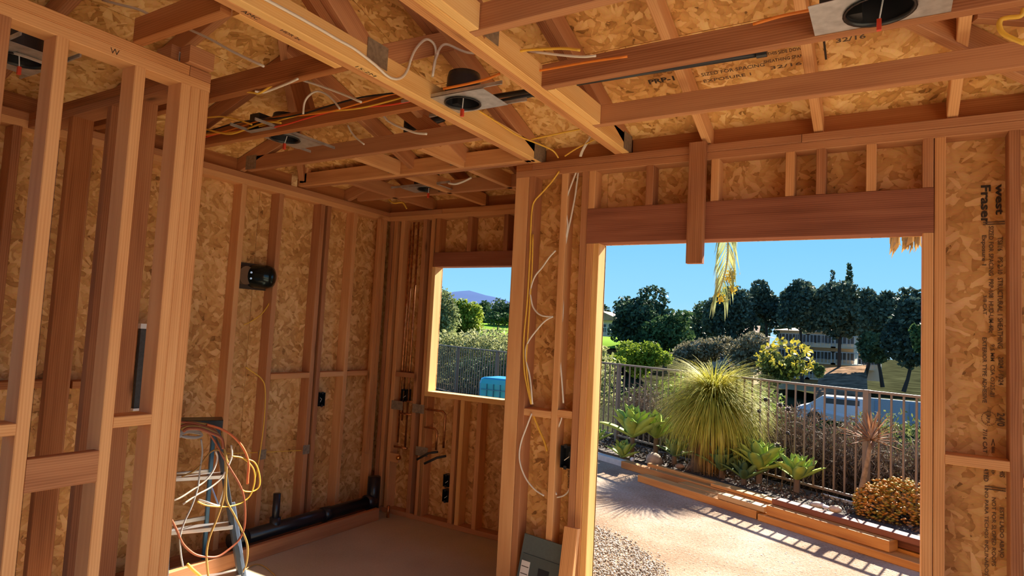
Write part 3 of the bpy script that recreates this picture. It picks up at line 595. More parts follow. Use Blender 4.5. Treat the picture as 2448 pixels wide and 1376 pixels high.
pipe([(-3.14, 3.89, .475), (-3.06, 3.93, .53), (-2.98, 3.94, .55)], .009, 'dark pipe stub slanting out, left one', IRON); pipe([(-3.05, 3.87, .46), (-2.97, 3.92, .51), (-2.90, 3.94, .53)], .009, 'dark pipe stub slanting out, right one', IRON)
for x, z in ((-3.2, .855), (-3.14, .53), (-3.42, .86)):
    o = MB().box(x-.06, x+.06, 3.9435, 3.945, z-.035, z+.035).build('nail_guard', NP, None, label={-3.2: 'steel nail guard plate on the studs left of the window sill', -3.14: 'steel nail guard strap low beside the pipe bends', -3.42: 'steel nail guard plate left of the vertical pipes'}[x], cat='steel plate', group='steel nail guards')
for (y, z), lb in (((2.85, .585), 'steel nail guard on the left wall stud under the vent'), ((3.225, .57), 'steel nail guard on the next left wall stud')):
    MB().box(-3.63, -3.6285, y-.03, y+.03, z-.03, z+.035).build('nail_guard', NP, None, label=lb, cat='steel plate', group='steel nail guards')
MB().box(-3.63, -3.6285, 2.19, 2.25, .56, .64).build('nail_guard', NP, None, label='steel nail guard behind the ladder', cat='steel plate', group='steel nail guards')
# ---- yellow cables on the left wall
wire('electrical_cable', [(587, 877), (606, 890), (625, 905), (634, 930), (632, 1000), (622, 1080), (612, 1140)], fx(-3.62), .004, YEL, 'yellow cable down the left wall beside the stud under the vent', group='cables on the left wall')
wire('electrical_cable', [(652, 690), (650, 710), (630, 745), (600, 768), (583, 776)], fx(-3.66), .004, YEL, 'yellow cable curving down from the vent', group='cables on the left wall')
wire('electrical_cable', [(500, 1085), (560, 1083), (636, 1080), (740, 1075)], fx(-3.66), .003, YEL, 'thin yellow cable running level behind the ladder', group='cables on the left wall')
# ---- round wall vent
t = empty('wall_vent', (-3.70, 2.70, 1.785), label='dark round duct elbow through the left wall with a brown collar', cat='vent')
MB().lathe([(.075, -.02), (.08, 0), (.08, .085), (.066, .125), (.035, .14), (0, .142)], (0, .03, 0), (.88, .48, 0), 20).build('duct_cap', plain('dark_sheet_metal', (.03, .045, .05), .22, .8), t, True)
MB().cyl((-.02, -.055, 0), (.03, -.05, 0), .062, n=18).build('collar', plain('brown_plastic', (.20, .12, .07), .5), t)
MB().cyl((.0, .03, 0), (.06, .12, -.02), .05, n=14).build('duct', BLK, t)
MB().box(-.012, -.004, -.13, .13, -.09, .085).build('back_plate', plain('dark_backer', (.06, .035, .022), .7), t)
for dz in (.02, -.02): MB().cyl((.045, -.03, dz), (.055, -.034, dz), .007, n=8).build('screw', ALU, t)
# ---- ABS drain and curb
t = empty('drain_pipe', (0, 0, 0), label='black plastic drain pipe lying along the foot of the left wall', cat='drain pipe')
MB().cyl((-3.50, 2.56, .115), (-3.50, 3.78, .115), .045, n=16).build('pipe_run', ABS, t, True)
MB().cyl((-3.50, 2.89, .10), (-3.50, 2.89, .345), .024, n=14).build('riser', ABS, t, True)
MB().cyl((-3.50, 2.89, .09), (-3.50, 2.89, .19), .036, n=14).build('tee', ABS, t, True)
MB().cyl((-3.50, 3.82, .03), (-3.50, 3.82, .30), .05, n=16).cyl((-3.50, 3.74, .115), (-3.50, 3.82, .115), .055, n=16).build('elbow', ABS, t, True)
for y in (2.60, 3.3): MB().cyl((-3.50, y, .115), (-3.50, y+.07, .115), .052, n=16).build('coupling', ABS, t, True)
o = bb('curb_board', -3.412, -3.374, 2.05, 3.76, 0, .089, FIRR); tag(o, 'board on edge along the floor in front of the black drain pipe', 'board')
MB().cyl((-3.37, 3.86, 0), (-3.37, 3.86, .09), .012, n=10).build('pipe_stub', COPPER, None, True, label='short copper stub rising from the floor in the far corner', cat='pipe')
# ---- grey panel seen through the partition
t = empty('grey_panel', (0, 0, 0), label='tall dark grey panel with white top and bottom edges behind the partition', cat='panel')
MB().box(-3.625, -3.60, 1.955, 2.06, .965, 1.43).build('panel_face', DGREY, t); MB().box(-3.626, -3.595, 1.95, 2.065, 1.412, 1.44).build('top_edge', WHITEP, t); MB().box(-3.626, -3.595, 1.95, 2.065, .955, .968).build('bottom_edge', WHITEP, t)
# ---- panel board leaning in the front wall bay
PG = plain('grey_green_steel', (.10, .125, .12), .5, .2, .08, 60)
t = empty('breaker_panel_cover', (-1.555, 2.935, 0), (math.radians(-13), math.radians(0), 0), label='grey green steel breaker panel cover leaning in the wall bay', cat='panel cover'); t.rotation_euler = (math.radians(-10), math.radians(4), 0)
MB().box(-.14, .145, 0, .012, 0, .43).build('cover_plate', PG, t); MB().box(-.125, .13, -.004, 0, .0, .335).build('door_plate', plain('grey_green_steel_darker', (.085, .105, .10), .5, .2), t)
for x0, x1, z0, z1 in ((-.022, .04, .225, .285), (-.055, -.008, .175, .212), (.005, .052, .165, .205)): MB().box(x0, x1, -.006, -.003, z0, z1).build('breaker_slot', BLK, t)
lab = MB().box(-.125, -.075, -.0062, -.004, .06, .30).build('label_sheet', plain('paper', (.74, .70, .68), .7), t)
for k in range(6): MB().box(-.121, -.079, -.0066, -.0062, .09+k*.036, .094+k*.036).build('printed_line', INK, lab)
MB().box(.07, .125, -.0062, -.004, .12, .225).build('label_sheet', bpy.data.materials['paper'], t)
o = board('leaning_board', (-1.365, 2.86, 0), (-1.365, 2.955, .535), (1, 0, 0), .075, .036, FIR); tag(o, 'short board leaning against the jack stud beside the panel cover', 'board')

# ---- step ladder with cables
LB = plain('blue_fibreglass', (.05, .17, .30), .4, noise=.1); LDK = plain('dark_rail', (.045, .06, .085), .45)
t = empty('step_ladder', (0, 0, 0), label='blue step ladder with grey steps by the left wall, cables draped over it', cat='ladder')
FR, FL, RR, RL = Vector((-3.215, 2.44, 0)), Vector((-3.40, 2.10, 0)), Vector((-3.545, 2.42, 0)), Vector((-3.585, 2.06, 0))
FRt, FLt = Vector((-3.355, 2.305, .86)), Vector((-3.475, 2.125, .86)); RRt, RLt = Vector((-3.42, 2.33, .86)), Vector((-3.50, 2.17, .86))
board('side_rail', FR, FRt, (-.9, .4, 0), .065, .025, LDK, t); board('side_rail', FL, FLt, (-.9, .4, 0), .065, .025, LDK, t)
board('rear_rail', RR, RRt, (-.9, .4, 0), .045, .02, LB, t); board('rear_rail', RL, RLt, (-.9, .4, 0), .045, .02, LB, t)
board('sunlit_rail_strip', FR+Vector((.02, .01, .0)), FR.lerp(FRt, .5)+Vector((.02, .01, 0)), (1, 2, 0), .028, .006, plain('sunlit_rail_blue', (.30, .42, .62), .4), t)  # added strip; its pale colour paints sun on the lower rail
for z in (.02, .30, .585):
    f = z/.86; a, b = FR.lerp(FRt, f), FL.lerp(FLt, f); s_ = board('step', a, b, (-.9, .42, 0), .085, .022, ALU, t)
    s_2 = board('step_brace', RR.lerp(RRt, f), RL.lerp(RLt, f), (0, 0, 1), .025, .012, ALU, t)
m_ = (FRt+FLt+RRt+RLt)/4; board('ladder_top', (FRt+RRt)/2+Vector((.02, .03, .02)), (FLt+RLt)/2+Vector((-.02, -.03, .02)), (-.9, .42, 0), .14, .05, BLK, t)
MB().tube([FR.lerp(FRt, .62), FR.lerp(FRt, .45).lerp(RR.lerp(RRt, .45), .5), RR.lerp(RRt, .6)], .006).build('spreader', ALU, t); MB().tube([FL.lerp(FLt, .62), FL.lerp(FLt, .45).lerp(RL.lerp(RLt, .45), .5), RL.lerp(RLt, .6)], .006).build('spreader', ALU, t)
MB().box(-3.40, -3.36, 2.06, 2.10, 0, .03).build('foot', BLK, t); MB().box(-3.235, -3.195, 2.42, 2.46, 0, .03).build('foot', BLK, t)
# cables draped on the ladder
LP = lambda pts: cz((380, 980), 3.473, pts)
g3 = 'cables draped over the ladder'
def lz(x0, x1, X0, X1): return lambda x, y: onX(x, y, X0+(X1-X0)*min(1, max(0, (x-x0)/(x1-x0))))
fl_ = fx(-3.20)
wire('draped_cable', LP([(150, 95), (300, 110), (380, 150), (430, 210), (480, 290), (540, 400), (600, 500), (660, 600), (700, 700), (715, 850), (705, 980), (660, 1080), (560, 1170), (480, 1215), (380, 1215), (290, 1190), (200, 1110), (150, 1000), (100, 900)]), fl_, .006, plain('brown_red_cable', (.33, .085, .035), .5), 'long reddish brown cable looping down around the ladder', group=g3)
wire('draped_cable', LP([(400, 120), (500, 150), (580, 190), (640, 240), (690, 300), (725, 370), (745, 450), (738, 540), (735, 612)]), fl_, .007, plain('orange_red_cord', (.75, .17, .05), .5), 'orange red cord hanging at the right of the ladder', group=g3)
wire('draped_cable', LP([(480, 190), (540, 300), (560, 450), (550, 600), (530, 750), (480, 900), (420, 1050), (395, 1180), (400, 1300), (410, 1380)]), fl_, .006, plain('ochre_cable', (.42, .24, .06), .5), 'ochre cable running down in front of the ladder steps', group=g3)
wire('draped_cable', LP([(520, 180), (545, 350), (555, 560), (560, 740), (620, 860), (680, 980), (730, 1100), (735, 1200), (715, 1300), (670, 1376)]), fl_, .006, bpy.data.materials['ochre_cable'], 'ochre cable bending past the right ladder rail to the floor', group=g3)
wire('draped_cable', LP([(700, 400), (790, 430), (830, 520), (835, 620), (790, 670), (720, 675), (690, 660)]), fl_, .0045, YEL, 'yellow cable coil right of the ladder, inner loop', group=g3)
wire('draped_cable', LP([(600, 380), (700, 400), (780, 480), (795, 580), (760, 700), (690, 765), (600, 795), (500, 800), (400, 790), (320, 760)]), fl_, .0045, YEL, 'yellow cable coil right of the ladder, outer loop', group=g3)
wire('draped_cable', LP([(600, 290), (605, 380), (570, 470), (520, 560), (430, 640), (320, 700), (200, 780)]), fl_, .0048, WHT, 'white cable crossing the ladder from upper right to lower left', group=g3)
wire('draped_cable', LP([(470, 340), (485, 400), (450, 500), (380, 590), (280, 660), (170, 730), (90, 755)]), fl_, .0048, WHT, 'white cable arcing left between the ladder rails', group=g3)
wire('draped_cable', LP([(350, 240), (360, 350), (340, 500), (320, 650), (270, 800), (210, 930), (175, 1050), (180, 1180), (200, 1300)]), fl_, .0045, plain('grey_cable', (.42, .40, .38), .5), 'grey cable hanging down the left side of the ladder', group=g3)
wire('draped_cable', LP([(190, 550), (280, 510), (340, 460), (390, 390), (440, 340), (490, 330), (540, 370), (580, 440)]), fl_, .0045, bpy.data.materials['ochre_cable'], 'brown cable arch across the upper ladder', group=g3)
wire('draped_cable', LP([(330, 745), (400, 765), (460, 785), (520, 800)]), fx(-3.25), .006, WHT, 'short pale cable piece between the ladder rails', group=g3)
for k in range(4):
    wire('draped_cable', LP([(160+14*k, 120+18*k), (240, 105+16*k), (330, 112+14*k), (420, 130+18*k), (480+12*k, 190+14*k), (510+8*k, 260+20*k)]), fx(-3.22+.01*k), .009, (bpy.data.materials['ochre_cable'], bpy.data.materials['brown_red_cable'])[k % 2], ['top', 'second', 'third', 'lowest'][k]+' thick strand of the cable bunch on the ladder top', group=g3)
for k in range(3): wire('cable_coil', LP([(160, 190+12*k), (230, 165+10*k), (320, 170+12*k), (360, 210), (300, 232-5*k), (210, 225-5*k), (165, 200+12*k)]), fx(-3.30), .005, plain('silver_cable', (.38, .36, .36), .3), ['upper', 'middle', 'lower'][k]+' silvery cable coil lying on the ladder top', group=g3)
wire('draped_cable', [(448, 1348), (462, 1362), (478, 1376), (490, 1392)], fx(-3.15), .009, YEL, 'bright yellow cord on the floor under the ladder', group=g3)
wire('floor_cable', [(560, 1380), (600, 1352), (625, 1350), (655, 1372), (665, 1390)], fz(.006), .0035, bpy.data.materials['ochre_cable'], 'thin brown cable lying in the sunlit patch on the floor', group=g3)
o = MB().cyl((-3.55, 1.84, .02), (-3.40, 1.98, .02), .02, n=10).cyl((-3.57, 1.88, .06), (-3.42, 2.02, .055), .02, n=10).build('white_pipe_offcuts', WHITEP, None, True, label='white pipe offcuts on the floor behind the partition', cat='pipe')

# ---- printing on the strand board (flat print in the place)
FONT = bpy.data.curves.new('lettering_tmp', 'FONT')
def text(body, origin, right, upv, size, length, mat, parent, bold=0.0, name='printed_text'):
    cu = bpy.data.curves.new('lettering', 'FONT'); cu.body = body; cu.size = 1; cu.offset = bold; cu.resolution_u = 2
    tmp = bpy.data.objects.new('lettering_tmp', cu); C.objects.link(tmp)
    dg = bpy.context.evaluated_depsgraph_get(); me = bpy.data.meshes.new_from_object(tmp.evaluated_get(dg)); bpy.data.objects.remove(tmp)
    xs_ = [v.co.x for v in me.vertices]; W = max(xs_)-min(xs_); x0 = min(xs_); me.materials.clear(); me.materials.append(mat)
    R, U = Vector(right).normalized(), Vector(upv).normalized(); o_ = Vector(origin)
    for v in me.vertices: p = R*((v.co.x-x0)*length/W) + U*(v.co.y*size/.7) ; v.co = p
    o = bpy.data.objects.new(name, me); C.objects.link(o)
    if parent is not None: o.parent = parent
    o.location = o_; return o
def vtext(body, xb, y0, y1, hp, mat=LINK_, bold=.0, Y=3.1065, par=None):
    """text reading downwards on the front wall board: xb = pixel x of the baseline (its left side), hp = height in px"""
    a = onY(xb, y0, Y); b = onY(xb, y1, Y); c = onY(xb+hp, y0, Y); return text(body, a, (b-a), Vector((1, 0, 0)), abs(c.x-a.x), (b-a).length, mat, par or WF, bold)
for xb, x_ in ((0, 0),): pass
vtext('west', 2381, 440, 513, 19, INK, .03); vtext('Fraser', 2346, 443, 536, 22, INK, .03)
def dline(x0, x1, y, Y=3.1068):
    a, b = onY(x0, y, Y), onY(x1, y, Y); z = a.z
    MB().box(a.x, b.x, Y-.0004, Y, z-.004, z).box(a.x, b.x, Y-.0004, Y, z-.013, z-.009).build('printed_line', LINK_, WF)
dline(2350, 2402, 530); dline(2354, 2404, 1160)
vtext('TSI/16    PS 2-10  STRUCTURAL 1 SHEATHING', 2385, 566, 832, 12, LINK_, .01); vtext('2024 / 1024', 2387, 852, 920, 12, LINK_, .01)
vtext('SIZED FOR SPACING  PRP-108  HUD-UM-40c', 2364, 540, 795, 11, LINK_, .015); vtext('9.5 MM  CSA O325-21', 2368, 822, 948, 10, LINK_, .01)
vtext('Exposure 1', 2348, 562, 634, 10, LINK_, .02); vtext('3/8 CAT', 2350, 705, 752, 9, LINK_, .01); vtext('EXTERIOR TYPE ADHESIVE', 2349, 806, 962, 10, LINK_, .015)
vtext('24/0', 2384, 986, 1018, 18, LINK_, .02); vtext('7/16 CAT', 2350, 1025, 1082, 10, LINK_, .02); vtext('APA', 2358, 990, 1012, 9, LINK_, .01)
c_ = onY(2364, 1000, 3.1066); m_ = MB()
for k in range(20):
    a0, a1 = 2*math.pi*k/20, 2*math.pi*(k+.7)/20; R_ = .023
    m_.cyl(c_+Vector((R_*math.cos(a0), 0, R_*1.15*math.sin(a0))), c_+Vector((R_*math.cos(a1), 0, R_*1.15*math.sin(a1))), .0012, n=4)
m_.build('printed_ring', LINK_, WF)
vtext('=>', 2368, 1118, 1132, 12, LINK_, .02); vtext('<=', 2368, 1048, 1082, 12, LINK_, .02); vtext('RATED', 2352, 1110, 1150, 11, LINK_, .03); vtext('THIS', 2390, 1112, 1140, 12, LINK_, .02)
vtext('ESTE LADO ABAJO', 2390, 1212, 1332, 10, LINK_, .012); vtext('NOT FOR SLOPED ROOFS', 2371, 1188, 1352, 10, LINK_, .012); vtext('NO PARA TECHOS INCLINADOS', 2354, 1168, 1374, 9, LINK_, .01)
vtext('STRUCTURAL 1 RATED', 1384, 585, 680, 5, LINK_, .03); vtext('THIS SIDE DOWN', 1378, 715, 790, 6, LINK_, .03); vtext('RATED SHEATHING', 1357, 1095, 1165, 6, LINK_, .02)
def rtext(body, x, y, ln, sz, bold=.01, mat=LINK_):   # on the underside of the front roof slope, reading along x
    z = zA(y, SH) - .0012; return text(body, (x, y, z), (1, 0, 0), Vector((0, -1, P4)), sz, ln, mat, CE, bold)
rtext('PRP-108', -.955, 2.70, .18, .028, .03, INK)
rtext('SIZED FOR SPACING', -.72, 2.705, .26, .020); rtext('EXPOSURE 1', -.72, 2.745, .2, .018); rtext('SHEATHING SPAN', -.46, 2.69, .15, .018); rtext('32/16', -.44, 2.73, .12, .018); rtext('THIS SIDE DOWN', -.44, 2.65, .14, .018)
rtext('7/16 CAT   R-CAT', -.22, 2.60, .20, .024, .02); rtext('32/16', -.19, 2.645, .1, .022, .02); rtext('RATED  SHEATHING', .04, 2.60, .17, .018); rtext('EXTERIOR TYPE', .05, 2.635, .16, .018)
rtext('|', -.285, 2.66, .004, .08, .0, INK); rtext('|', -.235, 2.70, .008, .08, .0, INK)
text('AMC', (-1.741, 1.16, T1-.0006), (0, 1, 0), (1, 0, 0), .02, .06, INK, CE); text('HDR 2x', (-1.731, 1.30, T1-.0006), (0, 1, 0), (1, 0, 0), .016, .08, INK, CE); text('15:2M', (-1.712, 1.62, T1-.0006), (0, 1, 0), (1, 0, 0), .018, .10, INK, CE)
text('W', (XP-.0004+.001, 1.06, 2.383), (0, 1, 0), (0, 0, 1), .02, .03, INK, WP)
# ================================================================== OUTDOORS
GZ = -.12
def fence_y(x): return 7.05 - .5485*(x-.25)         # fence line
FD = Vector((-.877, .481, 0)); FN = Vector((.481, .877, 0))   # along, away
def mesh_np(name, V, Fq, mat, parent=None, loc=(0, 0, 0), smooth=False, **k):
    me = bpy.data.meshes.new(name); V = np.asarray(V, dtype=np.float32); Fq = np.asarray(Fq, dtype=np.int32); nq, kq = Fq.shape
    me.vertices.add(len(V)); me.vertices.foreach_set('co', V.ravel()); me.loops.add(nq*kq); me.loops.foreach_set('vertex_index', Fq.ravel())
    me.polygons.add(nq); me.polygons.foreach_set('loop_start', np.arange(0, nq*kq, kq, dtype=np.int32)); me.polygons.foreach_set('loop_total', np.full(nq, kq, dtype=np.int32))
    if smooth: me.polygons.foreach_set('use_smooth', np.ones(nq, dtype=bool))
    me.update(calc_edges=True); me.materials.append(mat)
    o = bpy.data.objects.new(name, me); C.objects.link(o); o.parent = parent; o.location = loc; return tag(o, **k)
def cards(cent, L, Wd, rng, dirs=None, bend=.0):
    """one small leaf (a folded diamond of two quads' worth, built as one quad) per centre"""
    n = len(cent)
    if dirs is None: dirs = rng.normal(size=(n, 3))
    dirs = dirs/np.linalg.norm(dirs, axis=1)[:, None]
    s = np.cross(dirs, rng.normal(size=(n, 3))); s /= np.linalg.norm(s, axis=1)[:, None]
    L = (L*rng.uniform(.6, 1.3, n))[:, None]; Wd = (Wd*rng.uniform(.7, 1.2, n))[:, None]
    V = np.stack([cent-dirs*L/2, cent+s*Wd/2, cent+dirs*L/2, cent-s*Wd/2], 1).reshape(-1, 3)
    return V, np.arange(4*n).reshape(-1, 4)
def shell_pts(blobs, n, rng, inner=.55):
    B = np.array([b[0] for b in blobs], float); R = np.array([b[1] if hasattr(b[1], '__len__') else (b[1],)*3 for b in blobs], float)
    wgt = (R.prod(1))**(2/3); wgt /= wgt.sum(); idx = rng.choice(len(B), n, p=wgt)
    d = rng.normal(size=(n, 3)); d /= np.linalg.norm(d, axis=1)[:, None]; r = rng.uniform(inner, 1.05, n)[:, None]
    return B[idx] + d*r*R[idx], d
# ---- ground
DIRT, n_, b_ = newmat('path_dirt'); g = nd(n_, 'ShaderNodeTexCoord')
t1 = nd(n_, 'ShaderNodeTexNoise'); t1.inputs['Scale'].default_value = 1.3; t1.inputs['Detail'].default_value = 7; t2 = nd(n_, 'ShaderNodeTexNoise'); t2.inputs['Scale'].default_value = 45; t2.inputs['Detail'].default_value = 5; t2.inputs['Roughness'].default_value = .8
for q in (t1, t2): n_.links.new(g.outputs['Object'], q.inputs['Vector'])
rr = ramp(n_, mathn(n_, 'ADD', mathn(n_, 'MULTIPLY', t1.outputs[0], .55), mathn(n_, 'MULTIPLY', t2.outputs[0], .5)), [(.38, (.19, .115, .072)), (.50, (.33, .235, .165)), (.64, (.45, .37, .30))])
n_.links.new(rr.outputs[0], b_.inputs['Base Color']); b_.inputs['Roughness'].default_value = .95; b_.inputs['Specular IOR Level'].default_value = .1
bp = nd(n_, 'ShaderNodeBump'); bp.inputs['Strength'].default_value = 1; bp.inputs['Distance'].default_value = .02; n_.links.new(t2.outputs[0], bp.inputs['Height']); n_.links.new(bp.outputs[0], b_.inputs['Normal'])
SLOPE = plain('dry_slope', (.026, .028, .014), .95, noise=.6, nscale=.35, spec=0)
def gz_far(x, y):
    d = (y - fence_y(x)); 
    if d <= .3: return GZ-.02
    a = min(1, max(0, (-x-6)/30.)); t = min(1, (d-.3)/14); t = t*t*(3-2*t)
    base = -2.9*(1-a) + .9*a
    z = GZ-.02 + (base-GZ)*t + max(0, d-60)*.004
    return z
xs_ = np.concatenate([np.linspace(-150, -20, 27), np.linspace(-18, 12, 31), np.linspace(15, 120, 12)]); ys_ = np.concatenate([np.linspace(-20, 4, 7), np.linspace(5, 30, 51), np.linspace(32, 300, 60)])
V = [(x, y, gz_far(x, y)-(.25 if y < 3.0 else 0)) for y in ys_ for x in xs_]; nx = len(xs_)
Fq = [(j*nx+i, j*nx+i+1, (j+1)*nx+i+1, (j+1)*nx+i) for j in range(len(ys_)-1) for i in range(nx-1)]
mesh_np('distant_ground', V, Fq, SLOPE, smooth=True, kind='structure')
# path in front of the opening
pv = [(-6.5, 3.0), (4.0, 3.0), (4.0, 5.2), (-2.6, 8.05), (-4.2, 8.9), (-6.5, 8.6)]
sheet('ground', [(x, y, GZ+.0) for x, y in pv][::-1], (0, 0, -1), .05, DIRT, None, (1, 0, 0), kind='structure')
# garden bed
pv = [(4.0, 5.2), (4.0, 5.05), (-2.6, 8.0), (-5.2, 9.0), (-5.2, 10.1), (4.0, fence_y(4.0)+.15)]
sheet('ground', [(x, y, GZ+.03) for x, y in ((4.0, 4.9), (-2.75, 8.02), (-5.5, 9.2), (-5.5, fence_y(-5.5)+.25), (4.0, fence_y(4.0)+.25))], (0, 0, -1), .05, ODIRT, None, (1, 0, 0), kind='structure')
# concrete edging at the left end of the bed
CONCW = plain('pale_concrete', (.42, .40, .38), .8, noise=.15, nscale=12)
a = onZ(1400, 1083, GZ); b = onZ(1500, 1116, GZ); o = board('edging_kerb', (a.x-1.5, a.y+.62, GZ+.02), (b.x, b.y, GZ+.02), (0, 0, 1), .1, .1, CONCW); tag(o, 'pale concrete kerb edging the garden bed left of the lumber', 'kerb')
o = board('edging_kerb', onZ(1965, 1183, GZ+.04), onZ(2070, 1212, GZ+.04), (0, 0, 1), .04, .04, CONCW); tag(o, 'thin pale edging strip behind the stones, left of the jade plant', 'kerb')
# gravel circle
GR, n_, b_ = newmat('gravel_stones'); gi = nd(n_, 'ShaderNodeNewGeometry'); rr = ramp(n_, gi.outputs['Random Per Island'], [(0, (.10, .09, .085)), (.35, (.20, .185, .17)), (.7, (.33, .31, .29)), (1, (.50, .48, .46))]); n_.links.new(rr.outputs[0], b_.inputs['Base Color']); b_.inputs['Roughness'].default_value = .8
rng = np.random.default_rng(3); gc = np.array([-2.55, 3.75]); n = 22000
r_ = 1.42*np.sqrt(rng.uniform(0, 1, n))*(1+.03*rng.normal(size=n)); th = rng.uniform(0, 2*np.pi, n); px_ = gc[0]+r_*np.cos(th)*1.0; py_ = gc[1]+r_*np.sin(th)*.97
keep = (py_ > 4.1) | ((px_ > -1.70) & (py_ > 3.13)); px_, py_ = px_[keep], py_[keep]; n = len(px_)
sz = rng.uniform(.006, .014, n); hz = sz*rng.uniform(.5, .9, n); an = rng.uniform(0, 6.28, n); base = np.array([(1, 0, 0), (0, 1, 0), (-1, 0, 0), (0, -1, 0), (0, 0, 1), (0, 0, -1)], float)
st = base[None]*np.stack([sz, sz*.75, hz], 1)[:, None]; ca, sa = np.cos(an)[:, None], np.sin(an)[:, None]
X_ = st[..., 0]*ca-st[..., 1]*sa+px_[:, None]; Y_ = st[..., 0]*sa+st[..., 1]*ca+py_[:, None]; Z_ = st[..., 2]+GZ+.006+rng.uniform(0, .01, n)[:, None]
V = np.stack([X_, Y_, Z_], -1).reshape(-1, 3); tri = np.array([(0, 1, 4), (1, 2, 4), (2, 3, 4), (3, 0, 4), (1, 0, 5), (2, 1, 5), (3, 2, 5), (0, 3, 5)]); Fq = (np.arange(n)[:, None, None]*6+tri[None]).reshape(-1, 3)
mesh_np('gravel', V, Fq, GR, label='grey gravel spread just outside the big opening', cat='gravel', kind='stuff')
# bark and pebbles in the bed
n = 5000; bx_ = rng.uniform(-5.0, 1.2, n); by_ = fence_y(bx_) - rng.uniform(-.1, 1.15, n); c3 = np.stack([bx_, by_, GZ+.035+rng.uniform(0, .02, n)], 1)
c3 = c3[(c3[:, 1] > 8.0-.4545*(c3[:, 0]+2.75)+.1)]
V, Fq = cards(c3, .05, .022, rng); mesh_np('bark_chips', V, Fq, leafmat('bark_chip', [(.02, .014, .01), (.06, .04, .03), (.12, .08, .055), (.25, .21, .18)], 0), label='dark bark mulch with pale chips covering the garden bed', cat='mulch', kind='stuff')
n = 9000; dx_ = rng.uniform(-3.6, 1.0, n); dy_ = rng.uniform(3.3, 7.9, n); k_ = (dy_ < 6.9-.49*(dx_+2.45)) & (dx_ > -3.4); c3 = np.stack([dx_[k_], dy_[k_], np.full(k_.sum(), GZ+.004)], 1)
dd = rng.normal(size=(len(c3), 3)); dd[:, 2] *= .08; V, Fq = cards(c3, .022, .010, rng, dd); V[:, 2] = GZ+.002+np.abs(V[:, 2]-GZ-.004)*.35
mesh_np('path_grit', V, Fq, leafmat('path_grit', [(.08, .05, .03), (.25, .17, .12), (.40, .33, .26), (.55, .48, .40)], 0), label='straw and grit scattered over the dirt path', cat='grit', kind='stuff')
# ---- rocks
def rock(c, r, label, col=(.26, .20, .14), sd=1):
    rg = np.random.default_rng(sd); me = MB(); nn, mm = 10, 14; P = []
    for i in range(nn+1):
        ph = math.pi*i/nn
        for j in range(mm):
            t_ = 2*math.pi*j/mm; q = 1+.10*math.sin(3*t_+sd)+.08*math.cos(2*ph+sd*2)*math.sin(t_+sd); P.append((r[0]*math.sin(ph)*math.cos(t_)*q, r[1]*math.sin(ph)*math.sin(t_)*q, r[2]*math.cos(ph)))
    fs = [(i*mm+j, i*mm+(j+1) % mm, (i+1)*mm+(j+1) % mm, (i+1)*mm+j)[::-1] for i in range(nn) for j in range(mm)]
    m_ = plain('rock_face_%d' % sd, col, .85, noise=.25, nscale=18, bump=.004); o = meshobj('rock', P, fs, m_, None, c, None, True); return tag(o, label, 'rock', 'rocks in the garden bed')
rp = lambda x, y, z=-.05: tuple(onZ(x, y, z))
rock(rp(1562, 1100, -.02), (.105, .10, .10), 'largest round tan rock between the agaves', sd=1)
rock(rp(1625, 1114), (.055, .05, .035), 'small brown rock at the foot of the grass tree', (.28, .17, .10), 2)
rock(rp(1955, 1206), (.075, .05, .03), 'flat pale rock right of the agaves, left of a pair', (.40, .36, .31), 3)
rock(rp(1998, 1216), (.06, .05, .035), 'rounded pale orange rock right of the agaves', (.44, .34, .24), 4)
rock(rp(1512, 1098), (.03, .03, .03), 'small white stone behind the kerb end', (.5, .48, .46), 5)
rock(rp(1975, 1212), (.035, .03, .02), 'small white stone between the two pale rocks', (.5, .48, .46), 6)
# ---- fence
FT = plain('bronze_fence_paint', (.17, .125, .09), .5, .1)
fe = empty('metal_fence', (0, 0, 0), label='brown metal picket fence behind the garden', cat='fence')
A_ = Vector((1.6, fence_y(1.6), 0)); LN = 14.6
def fp(s, z): return Vector((A_.x+FD.x*s, A_.y+FD.y*s, z))
board('top_rail', fp(0, 1.085), fp(LN, 1.085), (0, 0, 1), .025, .04, FT, fe); board('lower_rail', fp(0, .02), fp(LN, .02), (0, 0, 1), .025, .03, FT, fe)
pk = None; ps = [.2 + 1.91*k for k in range(8)]; s = .06
off = (A_ - Vector((-.2, fence_y(-.2), 0))).length; ps = [off+1.91*k for k in range(-1, 7)]
for s_ in ps: board('fence_post', fp(s_, -.3), fp(s_, 1.10), FD, .055, .055, FT, fe)
s = .08; me_ = None
while s < LN:
    if min(abs(s-p) for p in ps) > .05:
        if me_ is None: o = board('picket', (0, 0, -.54), (0, 0, .54), FD, .018, .018, FT, fe); me_ = o
        else: o = me_.copy(); C.objects.link(o); o.parent = fe
        o.location = fp(s, .545)
    s += .1155
# ---- lumber stacked on the ground
LO = Vector((-2.45, 7.01, 0)); LU = Vector((.898, -.440, 0)).normalized(); LNn = Vector((.44, .898, 0)).normalized()
OUTP = lumber_mat('stacked_fir', (.50, .25, .075), (.42, .185, .048), (.28, .10, .026)); OUTR = lumber_mat('stacked_redwood', (.20, .075, .04), (.15, .048, .028), (.08, .025, .015)); OUTL = lumber_mat('stacked_pale_fir', (.44, .29, .15), (.36, .22, .10), (.26, .13, .05))
def lb_(u0, u1, n0, n1, z0, z1, m_, label, tw=0):
    q_ = 1.5 if n0 < .3 else 1.0; z0, z1 = z0*q_, z1*q_; nn = (n0+n1)/2; zz = GZ+(z0+z1)/2
    o = board('lumber_board', LO+LU*u0+LNn*nn+Vector((0, 0, zz)), LO+LU*u1+LNn*(nn+tw)+Vector((0, 0, zz)), LNn, n1-n0, z1-z0, m_, ch=.004); return tag(o, label, 'board', 'lumber lying beside the garden bed')
